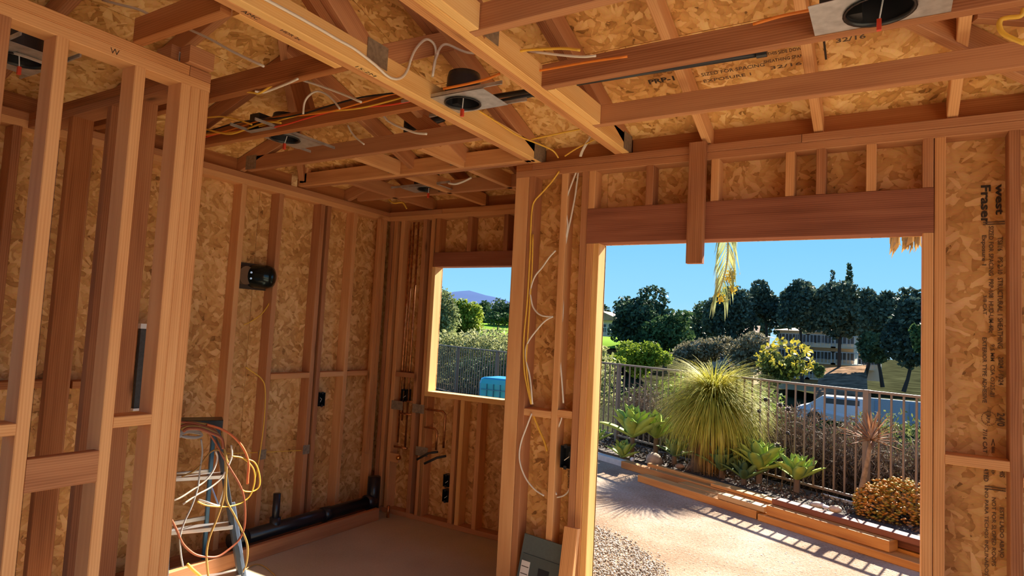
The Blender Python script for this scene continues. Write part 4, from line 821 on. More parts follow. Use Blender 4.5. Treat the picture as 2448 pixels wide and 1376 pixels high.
lb_(.0, 1.55, .0, .14, .0, .05, OUTP, 'front bottom orange board at the left end of the stack')
lb_(.45, 3.7, .16, .30, .0, .05, OUTP, 'second board from the front on the ground, its left end behind the short one')
lb_(1.1, 1.62, .01, .12, .052, .085, OUTL, 'short pale board on top of the front board, its sunlit face up')
lb_(1.58, 3.7, -.02, .13, .0, .04, OUTP, 'long front board reaching the right edge of the opening')
lb_(1.64, 2.72, .02, .15, .042, .10, OUTP, 'thick orange board with its sawn right end showing')
lb_(1.64, 2.95, .10, .21, .102, .135, OUTR, 'upper dark red board on the stack')
lb_(1.75, 3.5, .17, .29, .055, .10, OUTR, 'lower dark red board on the stack, longer and further right')
lb_(-.62, 3.7, .32, .42, .0, .085, OUTP, 'middle board on edge with its left end stepped back')
lb_(-1.03, 3.7, .44, .56, .0, .045, OUTP, 'long rear board starting furthest left by the kerb', -.03)
lb_(-.35, 3.7, .50, .56, .048, .10, OUTP, 'rear board on edge closest to the agaves')
lb_(.75, 3.7, .33, .43, .088, .12, OUTP, 'thin board lying on the middle one')
# ---- agaves
AG = leafmat('agave_leaf', [(.10, .18, .07), (.19, .30, .08), (.34, .44, .09), (.56, .58, .10)], .12, .42, 6); AGD = leafmat('agave_leaf_dark', [(.045, .085, .05), (.08, .14, .07), (.14, .22, .08), (.24, .32, .08)], .1, .4, 6)
def leaf_mesh(L, Wd, curl, th=.012, segs=7):
    vs = []; fs = []
    for i in range(segs+1):
        t_ = i/segs; wv = Wd*(.55+.9*t_-.2*t_*t_)*(1-t_**3.2)**.8*.5 if i < segs else .0015; x = L*t_; z = curl*L*(t_*t_)
        for j, yy in enumerate((-1, -.45, 0, .45, 1)):
            vs.append((x, yy*wv, z + abs(yy)**1.5*wv*.55))
        for j, yy in enumerate((.45, 0, -.45)): vs.append((x, yy*wv, z + abs(yy)**1.5*wv*.55 - th*(1-t_*.8)))
    for i in range(segs):
        for j in range(8): k = (j+1) % 8; fs.append((i*8+j, (i+1)*8+j, (i+1)*8+k, i*8+k))
    me = bpy.data.meshes.new('leaf'); me.from_pydata(vs, [], fs); me.polygons.foreach_set('use_smooth', [True]*len(fs)); return me
AM = [leaf_mesh(1, .42, .06), leaf_mesh(1, .36, -.10), leaf_mesh(1, .44, .16)]
def agave(c, R, label, mat, n=26, sd=0, stem=.0, tilt=0):
    rg = random.Random(sd); R = R*1.38; t_ = empty('agave', c, label=label, cat='agave', group='agaves in the garden bed'); ms = []
    for m0 in AM: m1 = m0.copy(); m1.materials.append(mat); ms.append(m1)
    for k in range(n):
        f = k/n; az = k*2.39996+rg.uniform(-.2, .2); elv = math.radians(22+62*f**.9+rg.uniform(-7, 7)); L = R*(1.05-.35*f)*rg.uniform(.9, 1.08)
        o = bpy.data.objects.new('leaf', ms[k % 3]); C.objects.link(o); o.parent = t_; o.location = (0, 0, .02+.05*f*R)
        o.rotation_euler = (0, -elv, az); o.scale = (L, L, L)
    if stem: MB().cyl((0, 0, -stem), (0, 0, .03), .035, .03, 8).build('stem', plain('agave_stem', (.12, .08, .05), .9), t_)
    return t_
def ap(x, y, Y): p = onY(x, y, Y); return (p.x, p.y, p.z)
agave(ap(1512, 1050, 8.15), .37, 'largest agave at the left, raised above the rocks', AG, 30, 1, .3)
agave(ap(1568, 1052, 8.35), .30, 'yellow green agave just right of the largest left one', AG, 26, 2, .25)
agave(ap(1488, 1098, 8.02), .20, 'small agave low in front of the left pair', AG, 20, 3, .05)
agave(ap(1612, 1095, 8.05), .21, 'greyish agave beside the big tan rock', AGD, 22, 4, .08)
agave(ap(1425, 1058, 8.6), .20, 'small agave at the left edge of the opening', AG, 18, 5, .1)
agave(ap(1725, 1130, 7.78), .27, 'dark green agave right of the grass tree trunk', AGD, 24, 6, .1)
agave(ap(1815, 1128, 7.62), .31, 'large bright agave in the middle of the bed', AG, 30, 7, .12)
agave(ap(1778, 1150, 7.6), .22, 'dark agave low between the two middle ones', AGD, 20, 17, .06)
agave(ap(1905, 1152, 7.45), .25, 'rightmost agave with pale edged leaves', AG, 22, 8, .1)
# ---- grass tree
GT = empty('grass_tree', tuple(onZ(1668, 1128, GZ)), label='large grass tree with a fountain of thin yellow green leaves in front of the fence', cat='grass tree')
gb = Vector(GT.location); top = onY(1705, 985, 7.95) - gb
TR = plain('grass_tree_bark', (.11, .075, .05), .9, noise=.5, nscale=14, bump=.01)
MB().tube(spline([(-.02, 0, -.02), (0, 0, .08), (.04, 0, .28), top*.62, top], 4), [.24, .21, .18, .14, .11, .10, .09, .085, .08, .08, .08, .08, .08, .08, .085, .09, .09][:17], 14).build('trunk', TR, GT, True)
GL = leafmat('grass_tree_leaf', [(.12, .15, .02), (.30, .30, .035), (.50, .45, .07), (.66, .56, .16)], .25, .4, 4); GLD = leafmat('grass_tree_dry_leaf', [(.20, .11, .035), (.30, .17, .05), (.42, .27, .10)], .2, .6, 5)
def fountain(n, Lr, el_, width, rng, c, droop, segs=7, spread=1.0):
    az = rng.uniform(0, 2*np.pi, n); e0 = rng.uniform(el_[0], el_[1], n); L = rng.uniform(Lr[0], Lr[1], n); V = []; dz = rng.uniform(.75, 1.25, n)*droop
    t_ = np.linspace(0, 1, segs+1); ang = e0[:, None]-dz[:, None]*t_[None]*2.2
    ang = np.maximum(ang, -1.5); ds = L[:, None]/segs; rr_ = np.cumsum(np.cos(ang)*ds, 1)*spread; zz = np.cumsum(np.sin(ang)*ds, 1)
    ca, sa = np.cos(az)[:, None], np.sin(az)[:, None]; Xc = rr_*ca; Yc = rr_*sa; wd = width*(1-t_**2*.85)[None]*np.ones((n, 1))
    P1 = np.stack([Xc-sa*wd, Yc+ca*wd, zz], -1)+c; P2 = np.stack([Xc+sa*wd, Yc-ca*wd, zz], -1)+c
    V = np.stack([P1, P2], 2).reshape(-1, 3); m_ = segs+1; base = np.arange(n)[:, None]*m_*2+np.arange(segs)[None]*2
    F_ = np.stack([base, base+1, base+3, base+2], -1).reshape(-1, 4); return V, F_
rng = np.random.default_rng(5); tv = np.array(top)
V, Fq = fountain(5200, (.46, .84), (-.1, 1.5), .0042, rng, tv+np.array([0, 0, .03]), .66); mesh_np('leaf_fountain', V, Fq, GL, GT, kind='stuff')
V, Fq = fountain(1500, (.40, .75), (-.9, .0), .004, rng, tv-np.array([0, 0, .05]), .9, spread=.75); mesh_np('dry_leaf_skirt', V, Fq, GLD, GT, kind='stuff')
# ---- cordyline
cb = onZ(2050, 1232, GZ); ctop = onY(2082, 1052, 7.2) - cb
CT = empty('cordyline', tuple(cb), label='small red brown cordyline on a thin trunk by the fence', cat='cordyline')
MB().tube([(0, 0, -.02), (.02, 0, .2), ctop*.7, ctop], [.035, .028, .024, .022], 8).build('trunk', plain('cordyline_bark', (.22, .15, .09), .9, noise=.4), CT, True)
CL = leafmat('cordyline_leaf', [(.10, .035, .03), (.20, .08, .05), (.30, .16, .08), (.42, .36, .34)], .15, .35, 5)
cm = bpy.data.meshes.new('leaf'); vv_ = []; ff_ = []
for i in range(6):
    q = i/5; w_ = .035*(math.sin(math.pi*min(1, q*.9+.1))**.7)+.002; z = -.10*q*q
    vv_ += [(q, -w_, z+.012), (q, 0, z), (q, w_, z+.012)]
for i in range(5): ff_ += [(i*3, i*3+1, i*3+4, i*3+3), (i*3+1, i*3+2, i*3+5, i*3+4)]
cm.from_pydata(vv_, [], ff_); cm.materials.append(CL); rg = random.Random(4)
for k in range(62):
    o = bpy.data.objects.new('leaf', cm); C.objects.link(o); o.parent = CT; o.location = ctop; e_ = math.radians(rg.uniform(-12, 85)); L = rg.uniform(.22, .33); o.rotation_euler = (0, -e_, k*2.4); o.scale = (L, L, L)
# ---- jade plant and cactus
jp = onZ(2128, 1246, GZ); JT = empty('jade_plant', tuple(jp), label='mounded orange green jade plant at the right edge of the bed', cat='succulent')
rng = np.random.default_rng(8); P, dN = shell_pts([((0, 0, .16), (.30, .26, .22)), ((.1, .02, .26), (.20, .2, .16)), ((-.14, -.03, .14), (.17, .17, .16))], 1500, rng, .8)
P = P[P[:, 2] > 0]
sp_ = np.array([(1, 0, 0), (0, 1, 0), (-1, 0, 0), (0, -1, 0), (0, 0, .55), (0, 0, -.55)]); sz = rng.uniform(.013, .026, len(P)); V = (P[:, None]+sp_[None]*sz[:, None, None]).reshape(-1, 3); Fq = (np.arange(len(P))[:, None, None]*6+tri[None]).reshape(-1, 3)
mesh_np('fleshy_leaves', V, Fq, leafmat('jade_leaf', [(.12, .15, .03), (.32, .22, .04), (.48, .20, .04), (.50, .32, .16)], .05, .35, 9), JT, smooth=True, kind='stuff')
for k in range(9): a_ = k*.7; MB().tube([(0, 0, 0), (.1*math.cos(a_), .1*math.sin(a_), .12), (.2*math.cos(a_), .18*math.sin(a_), .24)], .012, 6).build('branch', plain('jade_branch', (.2, .13, .08), .8), JT)
kp = onZ(2100, 1192, .02); m_ = MB(); vs = []; nn, mm = 8, 24
for i in range(nn+1):
    ph = math.pi*i/nn
    for j in range(mm): q = 1-.07*(j % 2); vs.append((.075*math.sin(ph)*math.cos(2*math.pi*j/mm)*q, .075*math.sin(ph)*math.sin(2*math.pi*j/mm)*q, .07*math.cos(ph)))
o = meshobj('barrel_cactus', vs, [(i*mm+j, (i+1)*mm+j, (i+1)*mm+(j+1) % mm, i*mm+(j+1) % mm) for i in range(nn) for j in range(mm)], plain('cactus_skin', (.16, .20, .05), .5), None, (kp.x, kp.y-.05, .10)); tag(o, 'round ribbed green succulent head above the jade plant', 'succulent')
# ---- dried flower stalks
for (x, y), lb in (((1830, 955), 'tallest dry stalk with a black seed head beside the grass tree'), ((1815, 982), 'dry stalk with a black seed head against the grass tree leaves'), ((1865, 968), 'pale dry flower stalk, the upper of the two white heads'), ((1884, 978), 'pale dry flower stalk, the lower right white head'), ((1883, 1035), 'low dry stalk with a black head above the rightmost agave'), ((1859, 1064), 'low dry stalk with a white head above the middle agaves')):
    p = onY(x, y, 7.55); t_ = empty('dried_flower_stalk', (p.x+.03, p.y+.02, GZ), label=lb, cat='dried flower', group='dried flower stalks'); h = p.z-GZ
    MB().tube(spline([(0, 0, 0), (.02, 0, h*.5), (-.03, -.02, h)], 4), .003, 5).build('stem', plain('dry_stem', (.12, .09, .06), .9), t_)
    wht = 'white' in lb or 'pale' in lb; hm = bpy.data.materials.get('white_petals') or plain('white_petals', (.55, .53, .52), .7); bm_ = bpy.data.materials.get('seed_black') or plain('seed_black', (.012, .011, .010), .8)
    MB().lathe([(0, -.022), (.018, -.015), (.024, 0), (.016, .016), (0, .022)], (-.03, -.02, h), (0, -.3, 1), 10).build('seed_head', bm_, t_, True)
    if wht:
        for k in range(7): a_ = k*.9; MB().tube([(-.03, -.02, h), (-.03+.035*math.cos(a_), -.02, h+.035*math.sin(a_))], .007, 5).build('petal', hm, t_)
# ---- palm frond hanging from above
pf = onY(1738, 560, 6.0); t_ = empty('palm_frond', tuple(pf), label='green palm frond hanging down into the top of the opening', cat='palm frond')
MB().tube(spline([(0, 0, .35), (0, 0, .1), (.01, 0, -.25), (-.06, 0, -.55)], 4), .008, 6).build('midrib', plain('frond_rib', (.30, .28, .08), .5), t_)
rng = np.random.default_rng(12); cc_ = []; dd_ = []
PM = leafmat('palm_leaflet', [(.10, .15, .06), (.20, .26, .10), (.38, .42, .20), (.60, .52, .18)], .3, .4, 5); me_ = None
for k in range(74):
    z = .30-.85*(k//2)/37; sd_ = 1 if k % 2 else -1; L = .34*(1-.35*abs((k//2)/37-.35)); x0 = .0 if z > -.25 else -.06*(-.25-z)/.3
    d = Vector((sd_*(.45+.1*rng.uniform()), .2*rng.normal(), -1)).normalized(); n_ = d.orthogonal(); a_ = Vector((x0, 0, z)); s_ = Vector((.006, .002, 0)); mid_ = a_+d*L*.5+Vector((0, 0, -.02)); e_ = a_+d*L+Vector((-sd_*.05, 0, -.05))
    meshobj('leaflet', [a_-s_*.5, a_+s_*.5, mid_+s_, mid_-s_, e_], [(0, 1, 2, 3), (3, 2, 4)], PM, t_)
for k, (x, z) in enumerate(((.04, -.42), (.06, -.50), (-.03, -.60), (.05, -.36))):
    cc = np.random.default_rng(k).normal(size=(60, 3))*.022+np.array([x, 0, z]); V, Fq = cards(cc, .03, .02, rng); mesh_np('yellow_flower_cluster', V, Fq, leafmat('palm_bloom_%d' % k, [(.45, .32, .03), (.65, .50, .06)], .2), t_, kind='stuff')
pf = onY(2168, 560, 4.2); t_ = empty('dry_palm_leaf', tuple(pf), label='ragged tan dry palm leaf hanging at the top right of the opening', cat='palm leaf')
DP = leafmat('dry_palm', [(.22, .13, .05), (.40, .27, .11), (.55, .42, .2)], .2, .7, 9); rg = random.Random(9)
for k in range(26):
    x = rg.uniform(-.085, .075); y_ = rg.uniform(-.03, .03); L = rg.uniform(.05, .125) if x > -.05 else rg.uniform(.08, .14); w_ = rg.uniform(.006, .018)
    meshobj('dry_strip', [(x-w_, y_, .12), (x+w_, y_+.01, .12), (x+w_*.9+rg.uniform(-.01, .01), y_, -L*.6), (x+rg.uniform(-.02, .02), y_-.01, -L), (x-w_*.9, y_+.008, -L*.55)], [(0, 1, 2, 3, 4)], DP, t_)
MB().tube(spline([(-.1, 0, .12), (.0, 0, .14), (.1, 0, .13), (.3, .1, .35), (.5, .3, .75)], 4), .012, 6).build('leaf_base', plain('dry_base', (.3, .2, .1), .8), t_)
# ---- blue ribbed plastic thing beyond the window
p = onY(1213, 903, 5.6); BP = plain('blue_plastic', (.0, .16, .40), .35); t_ = empty('blue_plastic_bin', (p.x, p.y, GZ), label='bright blue ribbed plastic bin seen through the window', cat='bin')
h = p.z-GZ; m_ = MB(); R_ = []
for (z, hw, hd) in ((0, .20, .16), (h-.06, .235, .19), (h-.015, .225, .18), (h, .20, .16)): R_.append([(sx*hw*(1-c), sy*hd*(1-d), z) for sx, sy, c, d in ((-1, -1, .15, 0), (1, -1, .15, 0), (1, -1, 0, .15), (1, 1, 0, .15), (1, 1, .15, 0), (-1, 1, .15, 0), (-1, 1, 0, .15), (-1, -1, 0, .15))])
vs = [q for r in R_ for q in r]; fs = [(i*8+j, i*8+(j+1) % 8, (i+1)*8+(j+1) % 8, (i+1)*8+j) for i in range(3) for j in range(8)]+[tuple(range(24, 32)), tuple(range(7, -1, -1))]
meshobj('bin_shell', vs, fs, BP, t_)
bd = plain('blue_plastic_dark', (.0, .08, .22), .4)
for x in (-.12, -.04, .04, .12, .18): MB().box(x-.003, x+.003, -.205, -.18, h-.40, h-.06).build('rib', bd, t_)
for z in (h-.12, h-.22, h-.32): MB().box(-.19, .19, -.204, -.18, z-.003, z+.003).build('rib', bd, t_)
# ---- vegetation behind the fence
def bush(name, blobs, n, L, Wd, mat, label, sd, cat='shrub', group=None, inner=.5, vert=0, kind=None):
    rng = np.random.default_rng(sd); c = np.array(blobs[0][0], float); P, dN = shell_pts([(np.array(b[0])-c, b[1]) for b in blobs], n, rng, inner)
    dirs = rng.normal(size=(n, 3)); dirs[:, 2] += vert*1.5
    V, Fq = cards(P, L, Wd, rng, dirs); return mesh_np(name, V, Fq, mat, None, tuple(c), label=label, cat=cat, group=group, kind=kind)
LG = leafmat('light_shrub_leaf', [(.06, .09, .02), (.11, .17, .03), (.18, .25, .045), (.26, .32, .08)], .22, .5, 1.2)
OL = leafmat('olive_shrub_leaf', [(.05, .07, .025), (.10, .13, .035), (.17, .20, .06), (.25, .27, .10)], .22, .5, 1.0)
BR = leafmat('dry_brush_twig', [(.035, .024, .015), (.085, .058, .04), (.15, .105, .075), (.24, .18, .13)], .1, .8, 2.5)
DK = leafmat('dark_tree_leaf', [(.016, .036, .026), (.04, .075, .045), (.085, .13, .06), (.17, .22, .10)], .15, .6, .25)
PN = leafmat('pine_leaf', [(.02, .040, .036), (.045, .075, .058), (.095, .13, .085), (.20, .23, .14)], .15, .6, .2)
MG = leafmat('mid_tree_leaf', [(.015, .035, .018), (.035, .075, .03), (.065, .12, .04), (.13, .18, .06)], .2, .6, .3)
BG_ = leafmat('bright_tree_leaf', [(.04, .07, .015), (.12, .18, .02), (.26, .33, .03), (.38, .42, .06)], .35, .5, .35)
GY = leafmat('grey_shrub_leaf', [(.06, .055, .03), (.14, .13, .07), (.24, .21, .13), (.38, .33, .23)], .2, .7, .5)
WL_ = leafmat('willow_leaf', [(.08, .09, .05), (.16, .19, .08), (.26, .31, .12), (.36, .42, .15)], .3, .6, .5)
def bf(x, dist, z): return (x+FN.x*dist, fence_y(x)+FN.y*dist, z)
for k, (x, hh) in enumerate(((-3.7, .75), (-2.9, .72), (-2.1, .7), (-1.3, .72), (-.55, .70), (.2, .62), (.95, .62))):
    bush('dry_brush', [(bf(x, .75, .05), (.55, .42, hh)), (bf(x+.35, .55, -.05), (.4, .3, hh*.85)), (bf(x-.3, 1.0, .0), (.45, .4, hh*.95))], 14000, .12, .012, BR, ['leftmost', 'second from the left', 'third from the left, behind the grass tree', 'middle', 'third from the right', 'second from the right', 'rightmost'][k]+' clump of brown dry brush behind the fence', 40+k, 'dry brush', 'dry brush behind the fence', .2, .6)
bush('dry_brush', [(bf(-7.6, .9, .0), (2.2, .5, .42)), (bf(-6.0, .9, -.05), (1.5, .5, .40))], 5000, .10, .010, BR, 'low dry brush behind the fence seen through the window', 60, 'dry brush', None, .2, .5)
bush('shrub', [(bf(-3.9, 1.9, .42), (.8, .6, .52)), (bf(-3.1, 2.1, .40), (.8, .6, .50)), (bf(-4.4, 1.5, .2), (.6, .5, .5))], 4200, .075, .045, LG, 'light green shrub behind the fence at the left of the opening', 21)
bush('shrub', [(bf(-1.0, 2.3, .22), (.8, .5, .50)), (bf(-.3, 2.2, .10), (.7, .5, .48))], 3200, .07, .03, OL, 'pale olive shrub behind the fence right of the grass tree', 22, vert=.6)
bush('shrub', [(bf(.35, 1.9, .05), (.6, .45, .52)), (bf(.9, 1.8, .0), (.5, .4, .46))], 2400, .07, .03, LG, 'light green weeds behind the fence under the white wall', 23, vert=.6)
# through the window: hedge and shrubs
bush('hedge', [(bf(x, 2.2+.3*math.sin(x), .72+.10*math.sin(x*2.1)), (.9, .7, .78)) for x in (-6.8, -7.6, -8.4, -9.2, -10.0, -10.8, -11.6, -12.4, -13.2)], 26000, .10, .06, leafmat('cream_hedge_leaf', [(.10, .11, .04), (.20, .22, .08), (.30, .31, .13), (.44, .43, .24)], .35, .6, 1), 'long cream green hedge behind the fence seen through the window', 24, 'hedge')
bush('shrub', [(bf(-7.4, 1.2, .35), (.65, .4, .45)), (bf(-6.7, 1.1, .2), (.5, .4, .4))], 3200, .08, .045, LG, 'bright green shrub poking at the fence pickets beyond the window', 25)
bush('shrub', [(bf(-8.6, 1.15, .25), (1.0, .4, .55)), (bf(-9.8, 1.15, .25), (1.0, .4, .55))], 4500, .08, .045, DK, 'dark green shrub behind the fence at the window left side', 26)
def far(x, y, D): return EYE + ray(x, y)*(D/ray(x, y).y)
def tree(label, box_, D, mat, sd, n=3200, leaf=.42, trunk=None, nb=16, name='tree', depth=.7, spire=False, fill=.33, shape='round'):
    """box_ = crown extents in the photo (x0,x1,ytop,ybottom); trunk = (x, y_ground)"""
    x0, x1, yt, yb = box_; rg = np.random.default_rng(sd); a, b = far(x0, (yt+yb)/2, D), far(x1, (yt+yb)/2, D); tt, bb_ = far((x0+x1)/2, yt, D), far((x0+x1)/2, yb, D)
    cx, cy = (a.x+b.x)/2, D; hw = (b.x-a.x)/2*1.18; zt, zb = tt.z, bb_.z; cz_ = (zt+zb)/2; hz_ = (zt-zb)/2
    t_ = empty(name, (cx, cy, zb), label=label, cat='tree', group='trees beyond the fence'); blobs = []
    for k in range(nb):
        if spire:
            f = k/nb; blobs.append(((rg.normal()*.06*hw, rg.normal()*.06*hw, f*2*hz_), (hw*(1-.85*f), hw*(1-.85*f), hz_*.16)))
        else:
            d = rg.normal(size=3); d /= np.linalg.norm(d); r = rg.uniform(.25, .78)
            if shape == 'flat' and d[2] < 0: d[2] *= .3
            s_ = fill*rg.uniform(.85, 1.4); blobs.append(((d[0]*r*hw, d[1]*r*hw*depth, hz_+d[2]*r*hz_), (hw*s_*1.1, hw*s_*depth, hz_*s_)))
    P, dN = shell_pts(blobs, n, rg, .6); V, Fq = cards(P, leaf, leaf*.62, rg); mesh_np('foliage', V, Fq, mat, t_, kind='stuff')
    if trunk:
        g_ = far(trunk[0], trunk[1], D); lx = g_.x-cx; r_ = max(.10, hw*.055)
        MB().tube([(lx, 0, g_.z-zb-.4), (lx*.6, 0, (g_.z-zb)*.3), (0, 0, hz_*.6), (hw*.1, 0, hz_*1.3)], [r_*1.3, r_, r_*.8, r_*.4], 7).build('trunk', plain('tree_bark', (.04, .028, .02), .9) if 'tree_bark' not in bpy.data.materials else bpy.data.materials['tree_bark'], t_)
        for s_ in (-1, 1): MB().tube([(0, 0, hz_*.5), (s_*hw*.3, 0, hz_*.9), (s_*hw*.55, 0, hz_*1.2)], [r_*.5, r_*.4, r_*.2], 5).build('branch', bpy.data.materials['tree_bark'], t_)
    return t_
tree('dark round tree at the left of the opening', (1462, 1605, 690, 850), 46, DK, 101, 10000, .34, (1535, 880), 26)
tree('mid green tree low in front of the dark round one', (1520, 1660, 735, 850), 43, MG, 102, 4500, .30, (1590, 880), 18)
tree('small distant conifer at the left jamb', (1424, 1462, 715, 830), 70, DK, 103, 1800, .34, None, 8, 'conifer', spire=False)
tree('low dark tree between the round tree and the pines', (1640, 1730, 715, 820), 62, DK, 104, 3600, .34, None, 14)
tree('dark pine behind the palm frond', (1690, 1800, 665, 830), 52, PN, 105, 9000, .34, (1745, 900), 22)
tree('open crowned pine right of the palm frond', (1780, 1885, 668, 800), 55, PN, 106, 6500, .32, (1835, 900), 18, fill=.26)
tree('tall dark pine left of the pointed tree', (1862, 1965, 650, 800), 50, PN, 107, 9000, .33, (1918, 905), 26)
tree('narrow pointed conifer rising above the others', (2010, 2050, 626, 790), 62, DK, 108, 2200, .30, None, 14, 'conifer', spire=True)
tree('small pointed conifer left of the tallest one', (1970, 2008, 640, 790), 63, PN, 109, 1400, .30, None, 10, 'conifer', spire=True)
tree('broad pine in the middle of the dark row', (1945, 2075, 665, 805), 50, PN, 110, 11000, .33, (2005, 915), 30)
tree('dense dark pine right of the middle one', (2045, 2155, 668, 850), 49, PN, 111, 11000, .33, (2065, 900), 26)
tree('low spreading pine behind the apartment end', (2055, 2140, 780, 880), 47, DK, 117, 3500, .32, (2110, 910), 16)
tree('dark pine at the right jamb', (2115, 2260, 690, 900), 45, PN, 112, 15000, .32, (2160, 920), 34)
tree('bright green small tree at the right jamb', (2172, 2240, 765, 860), 40, MG, 113, 2600, .26, None, 12)
tree('grey brown bare shrub before the buildings', (1620, 1760, 790, 890), 38, GY, 114, 4000, .22, None, 20, 'bare_tree', fill=.3)
tree('pale grey brush behind the grass tree', (1740, 1860, 780, 900), 36, GY, 115, 4200, .20, None, 20, 'bare_tree', fill=.3)
t_ = tree('yellow flowering shrub right of the grass tree', (1815, 1912, 835, 925), 26, OL, 116, 3800, .15, None, 18, 'flowering_shrub')
tree('small yellow flowering shrub below the apartment block', (1940, 1975, 868, 905), 34, OL, 120, 900, .16, None, 8, 'flowering_shrub')
P, dN = shell_pts([((0, 0, 1.1), (1.0, .8, .75))], 260, np.random.default_rng(3), .85); P[:, 0] += .2; V, Fq = cards(P, .20, .17, np.random.default_rng(4)); mesh_np('yellow_flowers', V, Fq, leafmat('yellow_bloom', [(.45, .36, .03), (.60, .50, .08)], .2), t_, kind='stuff')
tree('light green rounded shrub above the fence at the left', (1475, 1592, 812, 900), 24, BG_, 118, 6500, .13, None, 22, 'rounded_shrub')
tree('yellow green low shrub at the left jamb', (1395, 1485, 838, 900), 22, BG_, 119, 3500, .12, None, 14, 'rounded_shrub')
for k, (x0, x1, y0) in enumerate(((1600, 1700, 725), (1740, 1850, 715), (1850, 1960, 705), (1930, 2050, 710), (2040, 2150, 700), (2130, 2250, 705))):
    tree(['leftmost', 'second', 'third', 'fourth', 'fifth', 'rightmost'][k]+' dark tree in the back row behind the pines and the apartment block', (x0, x1, y0, 830), 84, DK, 150+k, 4500, .55, None, 18)
bush('groundcover', [((x, y, -2.3+.3*math.sin(x)), (2.6, 2.4, .9)) for x, y in ((-4, 24), (-.5, 22), (3, 23), (6, 25), (3, 40), (7, 44), (10, 42), (-2, 33))], 15000, .26, .15, MG, 'dark green ground cover on the slope below the pines', 77, 'ground cover', None, .5)
# trees seen through the window
tree('tall pale willow at the left side of the window', (1000, 1088, 680, 850), 27, WL_, 131, 7500, .17, (1060, 880), 26)
tree('bright yellow green round tree in the window', (1072, 1152, 705, 815), 34, BG_, 132, 7500, .22, (1105, 840), 26)
tree('dark tree right of the bright one in the window', (1130, 1185, 718, 785), 95, MG, 133, 3400, .48, (1160, 795), 18)
tree('dark tree at the right side of the window', (1172, 1250, 712, 790), 90, DK, 134, 4200, .48, (1200, 795), 20)
tree('small umbrella shaped tree on the lawn', (1168, 1222, 742, 782), 70, MG, 135, 2400, .36, (1186, 800), 14, shape='flat')
for k, (x0, x1) in enumerate(((1120, 1150), (1148, 1176), (1176, 1206), (1200, 1232))): tree(['leftmost', 'second', 'third', 'rightmost'][k]+' small tree on the distant ridge in the window', (x0, x1, 710+3*(k % 2), 798), 160, DK, 140+k, 900, .9, None, 8, 'distant_tree')
# ---- lawn, slope, distant hill
LW = plain('lawn_green', (.14, .24, .035), .9, spec=0, noise=.35, nscale=.12)
V = []; nx_, ny_ = 24, 16
for j in range(ny_):
    D = 44+j*4.2
    for i in range(nx_):
        u_ = i/(nx_-1); x = -42+D*0-(D-44)*.55+u_*30; z = .75+.034*(D-44)+.30*math.sin(D*.35+u_*3)+.2*math.sin(u_*9); V.append((x, D, z))
mesh_np('lawn', V, [(j*nx_+i, j*nx_+i+1, (j+1)*nx_+i+1, (j+1)*nx_+i) for j in range(ny_-1) for i in range(nx_-1)], LW, smooth=True, kind='structure')
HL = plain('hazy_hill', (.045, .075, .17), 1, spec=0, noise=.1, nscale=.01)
prof = [(980, 712), (1060, 702), (1085, 697), (1105, 695), (1122, 694), (1140, 699), (1160, 705), (1180, 709), (1200, 714), (1222, 722), (1260, 735), (1330, 750)]
V = []; 
for x, y in prof: p = far(x, y, 900); V += [(p.x, p.y, p.z), (p.x, p.y-260, 1), (p.x, p.y+200, -10)]
Fq = [(3*i+1, 3*i+4, 3*i+3, 3*i) for i in range(len(prof)-1)]+[(3*i, 3*i+3, 3*i+5, 3*i+2) for i in range(len(prof)-1)]
mesh_np('hill', V, Fq, HL, smooth=True, label='hazy blue mountain on the horizon in the window', cat='mountain')
# bare tan slope under the apartment block
def farz(x, y, z): d = ray(x, y); return EYE + d*((z-H)/d.z)
V = [far(1950, 935, 40), far(2075, 940, 40), far(2070, 872, 50), far(1962, 880, 50), far(1950, 990, 38), far(2090, 990, 38)]
TS = plain('bare_tan_slope', (.17, .11, .07), .95, spec=0, noise=.55, nscale=1.6, bump=.3)
meshobj('bare_slope', V, [(0, 1, 2, 3), (4, 5, 1, 0)], TS); bpy.data.objects['bare_slope']['kind'] = 'structure'
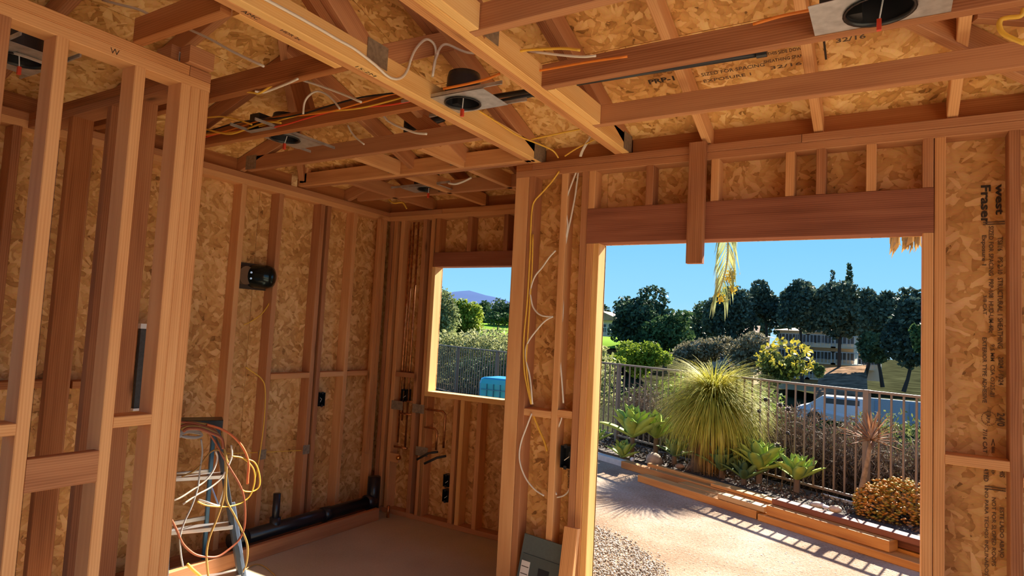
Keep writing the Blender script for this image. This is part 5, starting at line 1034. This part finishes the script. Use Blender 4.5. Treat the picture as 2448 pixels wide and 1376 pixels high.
# ---- buildings
BW = plain('beige_stucco', (.60, .47, .32), .9, noise=.08, nscale=.6); BRF = plain('brown_roof_tiles', (.24, .15, .10), .85, noise=.25, nscale=2.5); GLS = plain('window_glass_dark', (.04, .045, .05), .5); WTR = plain('white_trim', (.42, .42, .42), .6)
def building(label, x0, x1, yt, yb, D, floors, cols, roofh=22, depth=9, name='apartment_building', bal=True, gable=False):
    a, b = far(x0, yb, D), far(x1, yb, D); tz = far((x0+x1)/2, yt, D).z; bz = min(a.z, b.z)-1.0; W_ = b.x-a.x; cx = (a.x+b.x)/2
    t_ = empty(name, (cx, D, bz), label=label, cat='building', group='buildings beyond the trees'); hh = tz-bz; rh = roofh/1500*D
    MB().box(-W_/2, W_/2, 0, depth, 0, hh).build('walls', BW, t_)
    ov = .5
    if gable: MB().add([(-W_/2-ov, -ov, hh), (W_/2+ov, -ov, hh), (0, -ov, hh+rh), (-W_/2-ov, depth, hh), (W_/2+ov, depth, hh), (0, depth, hh+rh)], [(0, 1, 2), (3, 5, 4), (0, 2, 5, 3), (1, 4, 5, 2), (0, 3, 4, 1)]).build('roof', BRF, t_)
    else: MB().add([(-W_/2-ov, -ov, hh), (W_/2+ov, -ov, hh), (W_/2+ov, depth+ov, hh), (-W_/2-ov, depth+ov, hh), (-W_/2+depth*.4, depth/2, hh+rh), (W_/2-depth*.4, depth/2, hh+rh)], [(0, 1, 5, 4), (1, 2, 5), (2, 3, 4, 5), (3, 0, 4), (3, 2, 1, 0)]).build('roof', BRF, t_)
    fh = (hh-1.0)/floors
    for f in range(floors):
        for c in range(cols):
            x = -W_/2+(c+.5)*W_/cols; z = 1.0+f*fh
            m_ = MB().box(x-.55, x+.55, -.05, .02, z+fh*.30, z+fh*.80).build('window', WTR, t_); MB().box(x-.48, x-.03, -.07, -.05, z+fh*.33, z+fh*.77).box(x+.03, x+.48, -.07, -.05, z+fh*.33, z+fh*.77).build('pane', GLS, m_)
            if bal and c % 2 == 1:
                q_ = MB().box(x-1.1, x+1.1, -1.2, 0, z+.02, z+.14).build('balcony', BW, t_); r_ = MB()
                for k in range(9): r_.box(x-1.1+k*.27, x-1.06+k*.27, -1.2, -1.16, z+.14, z+1.0)
                r_.box(x-1.1, x+1.1, -1.2, -1.15, z+1.0, z+1.06).build('railing', WTR, q_)
    return t_
building('beige apartment block with a brown roof behind the dark pines', 1862, 2040, 792, 900, 58, 3, 6, 20)
building('lower wing of the apartment block with a white railing to its right', 2015, 2105, 800, 880, 69, 2, 3, 14)
building('beige house part showing behind the grass tree', 1700, 1800, 800, 905, 62, 3, 3, 26)
building('beige gabled house with balconies at the left jamb', 1395, 1478, 765, 845, 60, 2, 3, 24, name='house', gable=True)
building('distant house partly hidden by the gabled one', 1440, 1500, 772, 830, 74, 2, 2, 12, name='house', bal=False)
p0, p1 = far(2072, 950, 30), far(2250, 962, 30); o = MB().box(p0.x, p1.x, 30, 30.25, p1.z-1.0, p0.z).build('garden_wall', plain('whitewashed_wall', (.30, .33, .38), .9, spec=.1), None, label='pale blue white wall behind the fence at the right', cat='wall')
for k in range(3): o_ = MB().box(p0.x+.3+1.2*k, p0.x+.42+1.2*k, 29.95, 30.0, p1.z-.9, p0.z-.08).build('pilaster', plain('wall_pilaster', (.2, .26, .36), .8) if k == 0 else bpy.data.materials['wall_pilaster'], o)
p = far(2030, 960, 32); t_ = empty('parked_car', (p.x-.2, 32, p.z-1.15), label='white parked car glimpsed behind the fence weeds', cat='car')
MB().add([(-1.9, 0, .25), (1.9, 0, .25), (1.95, 0, .75), (1.2, .1, .85), (.7, .2, 1.3), (-.9, .2, 1.3), (-1.5, .1, .85), (-1.95, 0, .7), (-1.9, 1.6, .25), (1.9, 1.6, .25), (1.95, 1.6, .75), (1.2, 1.5, .85), (.7, 1.4, 1.3), (-.9, 1.4, 1.3), (-1.5, 1.5, .85), (-1.95, 1.6, .7)], [tuple(range(8)), tuple(range(15, 7, -1))]+[(i, 8+i, 8+(i+1) % 8, (i+1) % 8) for i in range(8)]).build('car_body', plain('car_paint', (.4, .42, .46), .25), t_)
MB().box(-.8, .6, .13, .2, .9, 1.22).build('side_window', GLS, t_)
for x in (-1.2, 1.2): MB().cyl((x, -.02, .3), (x, .2, .3), .3, n=14).build('wheel', BLK, t_)
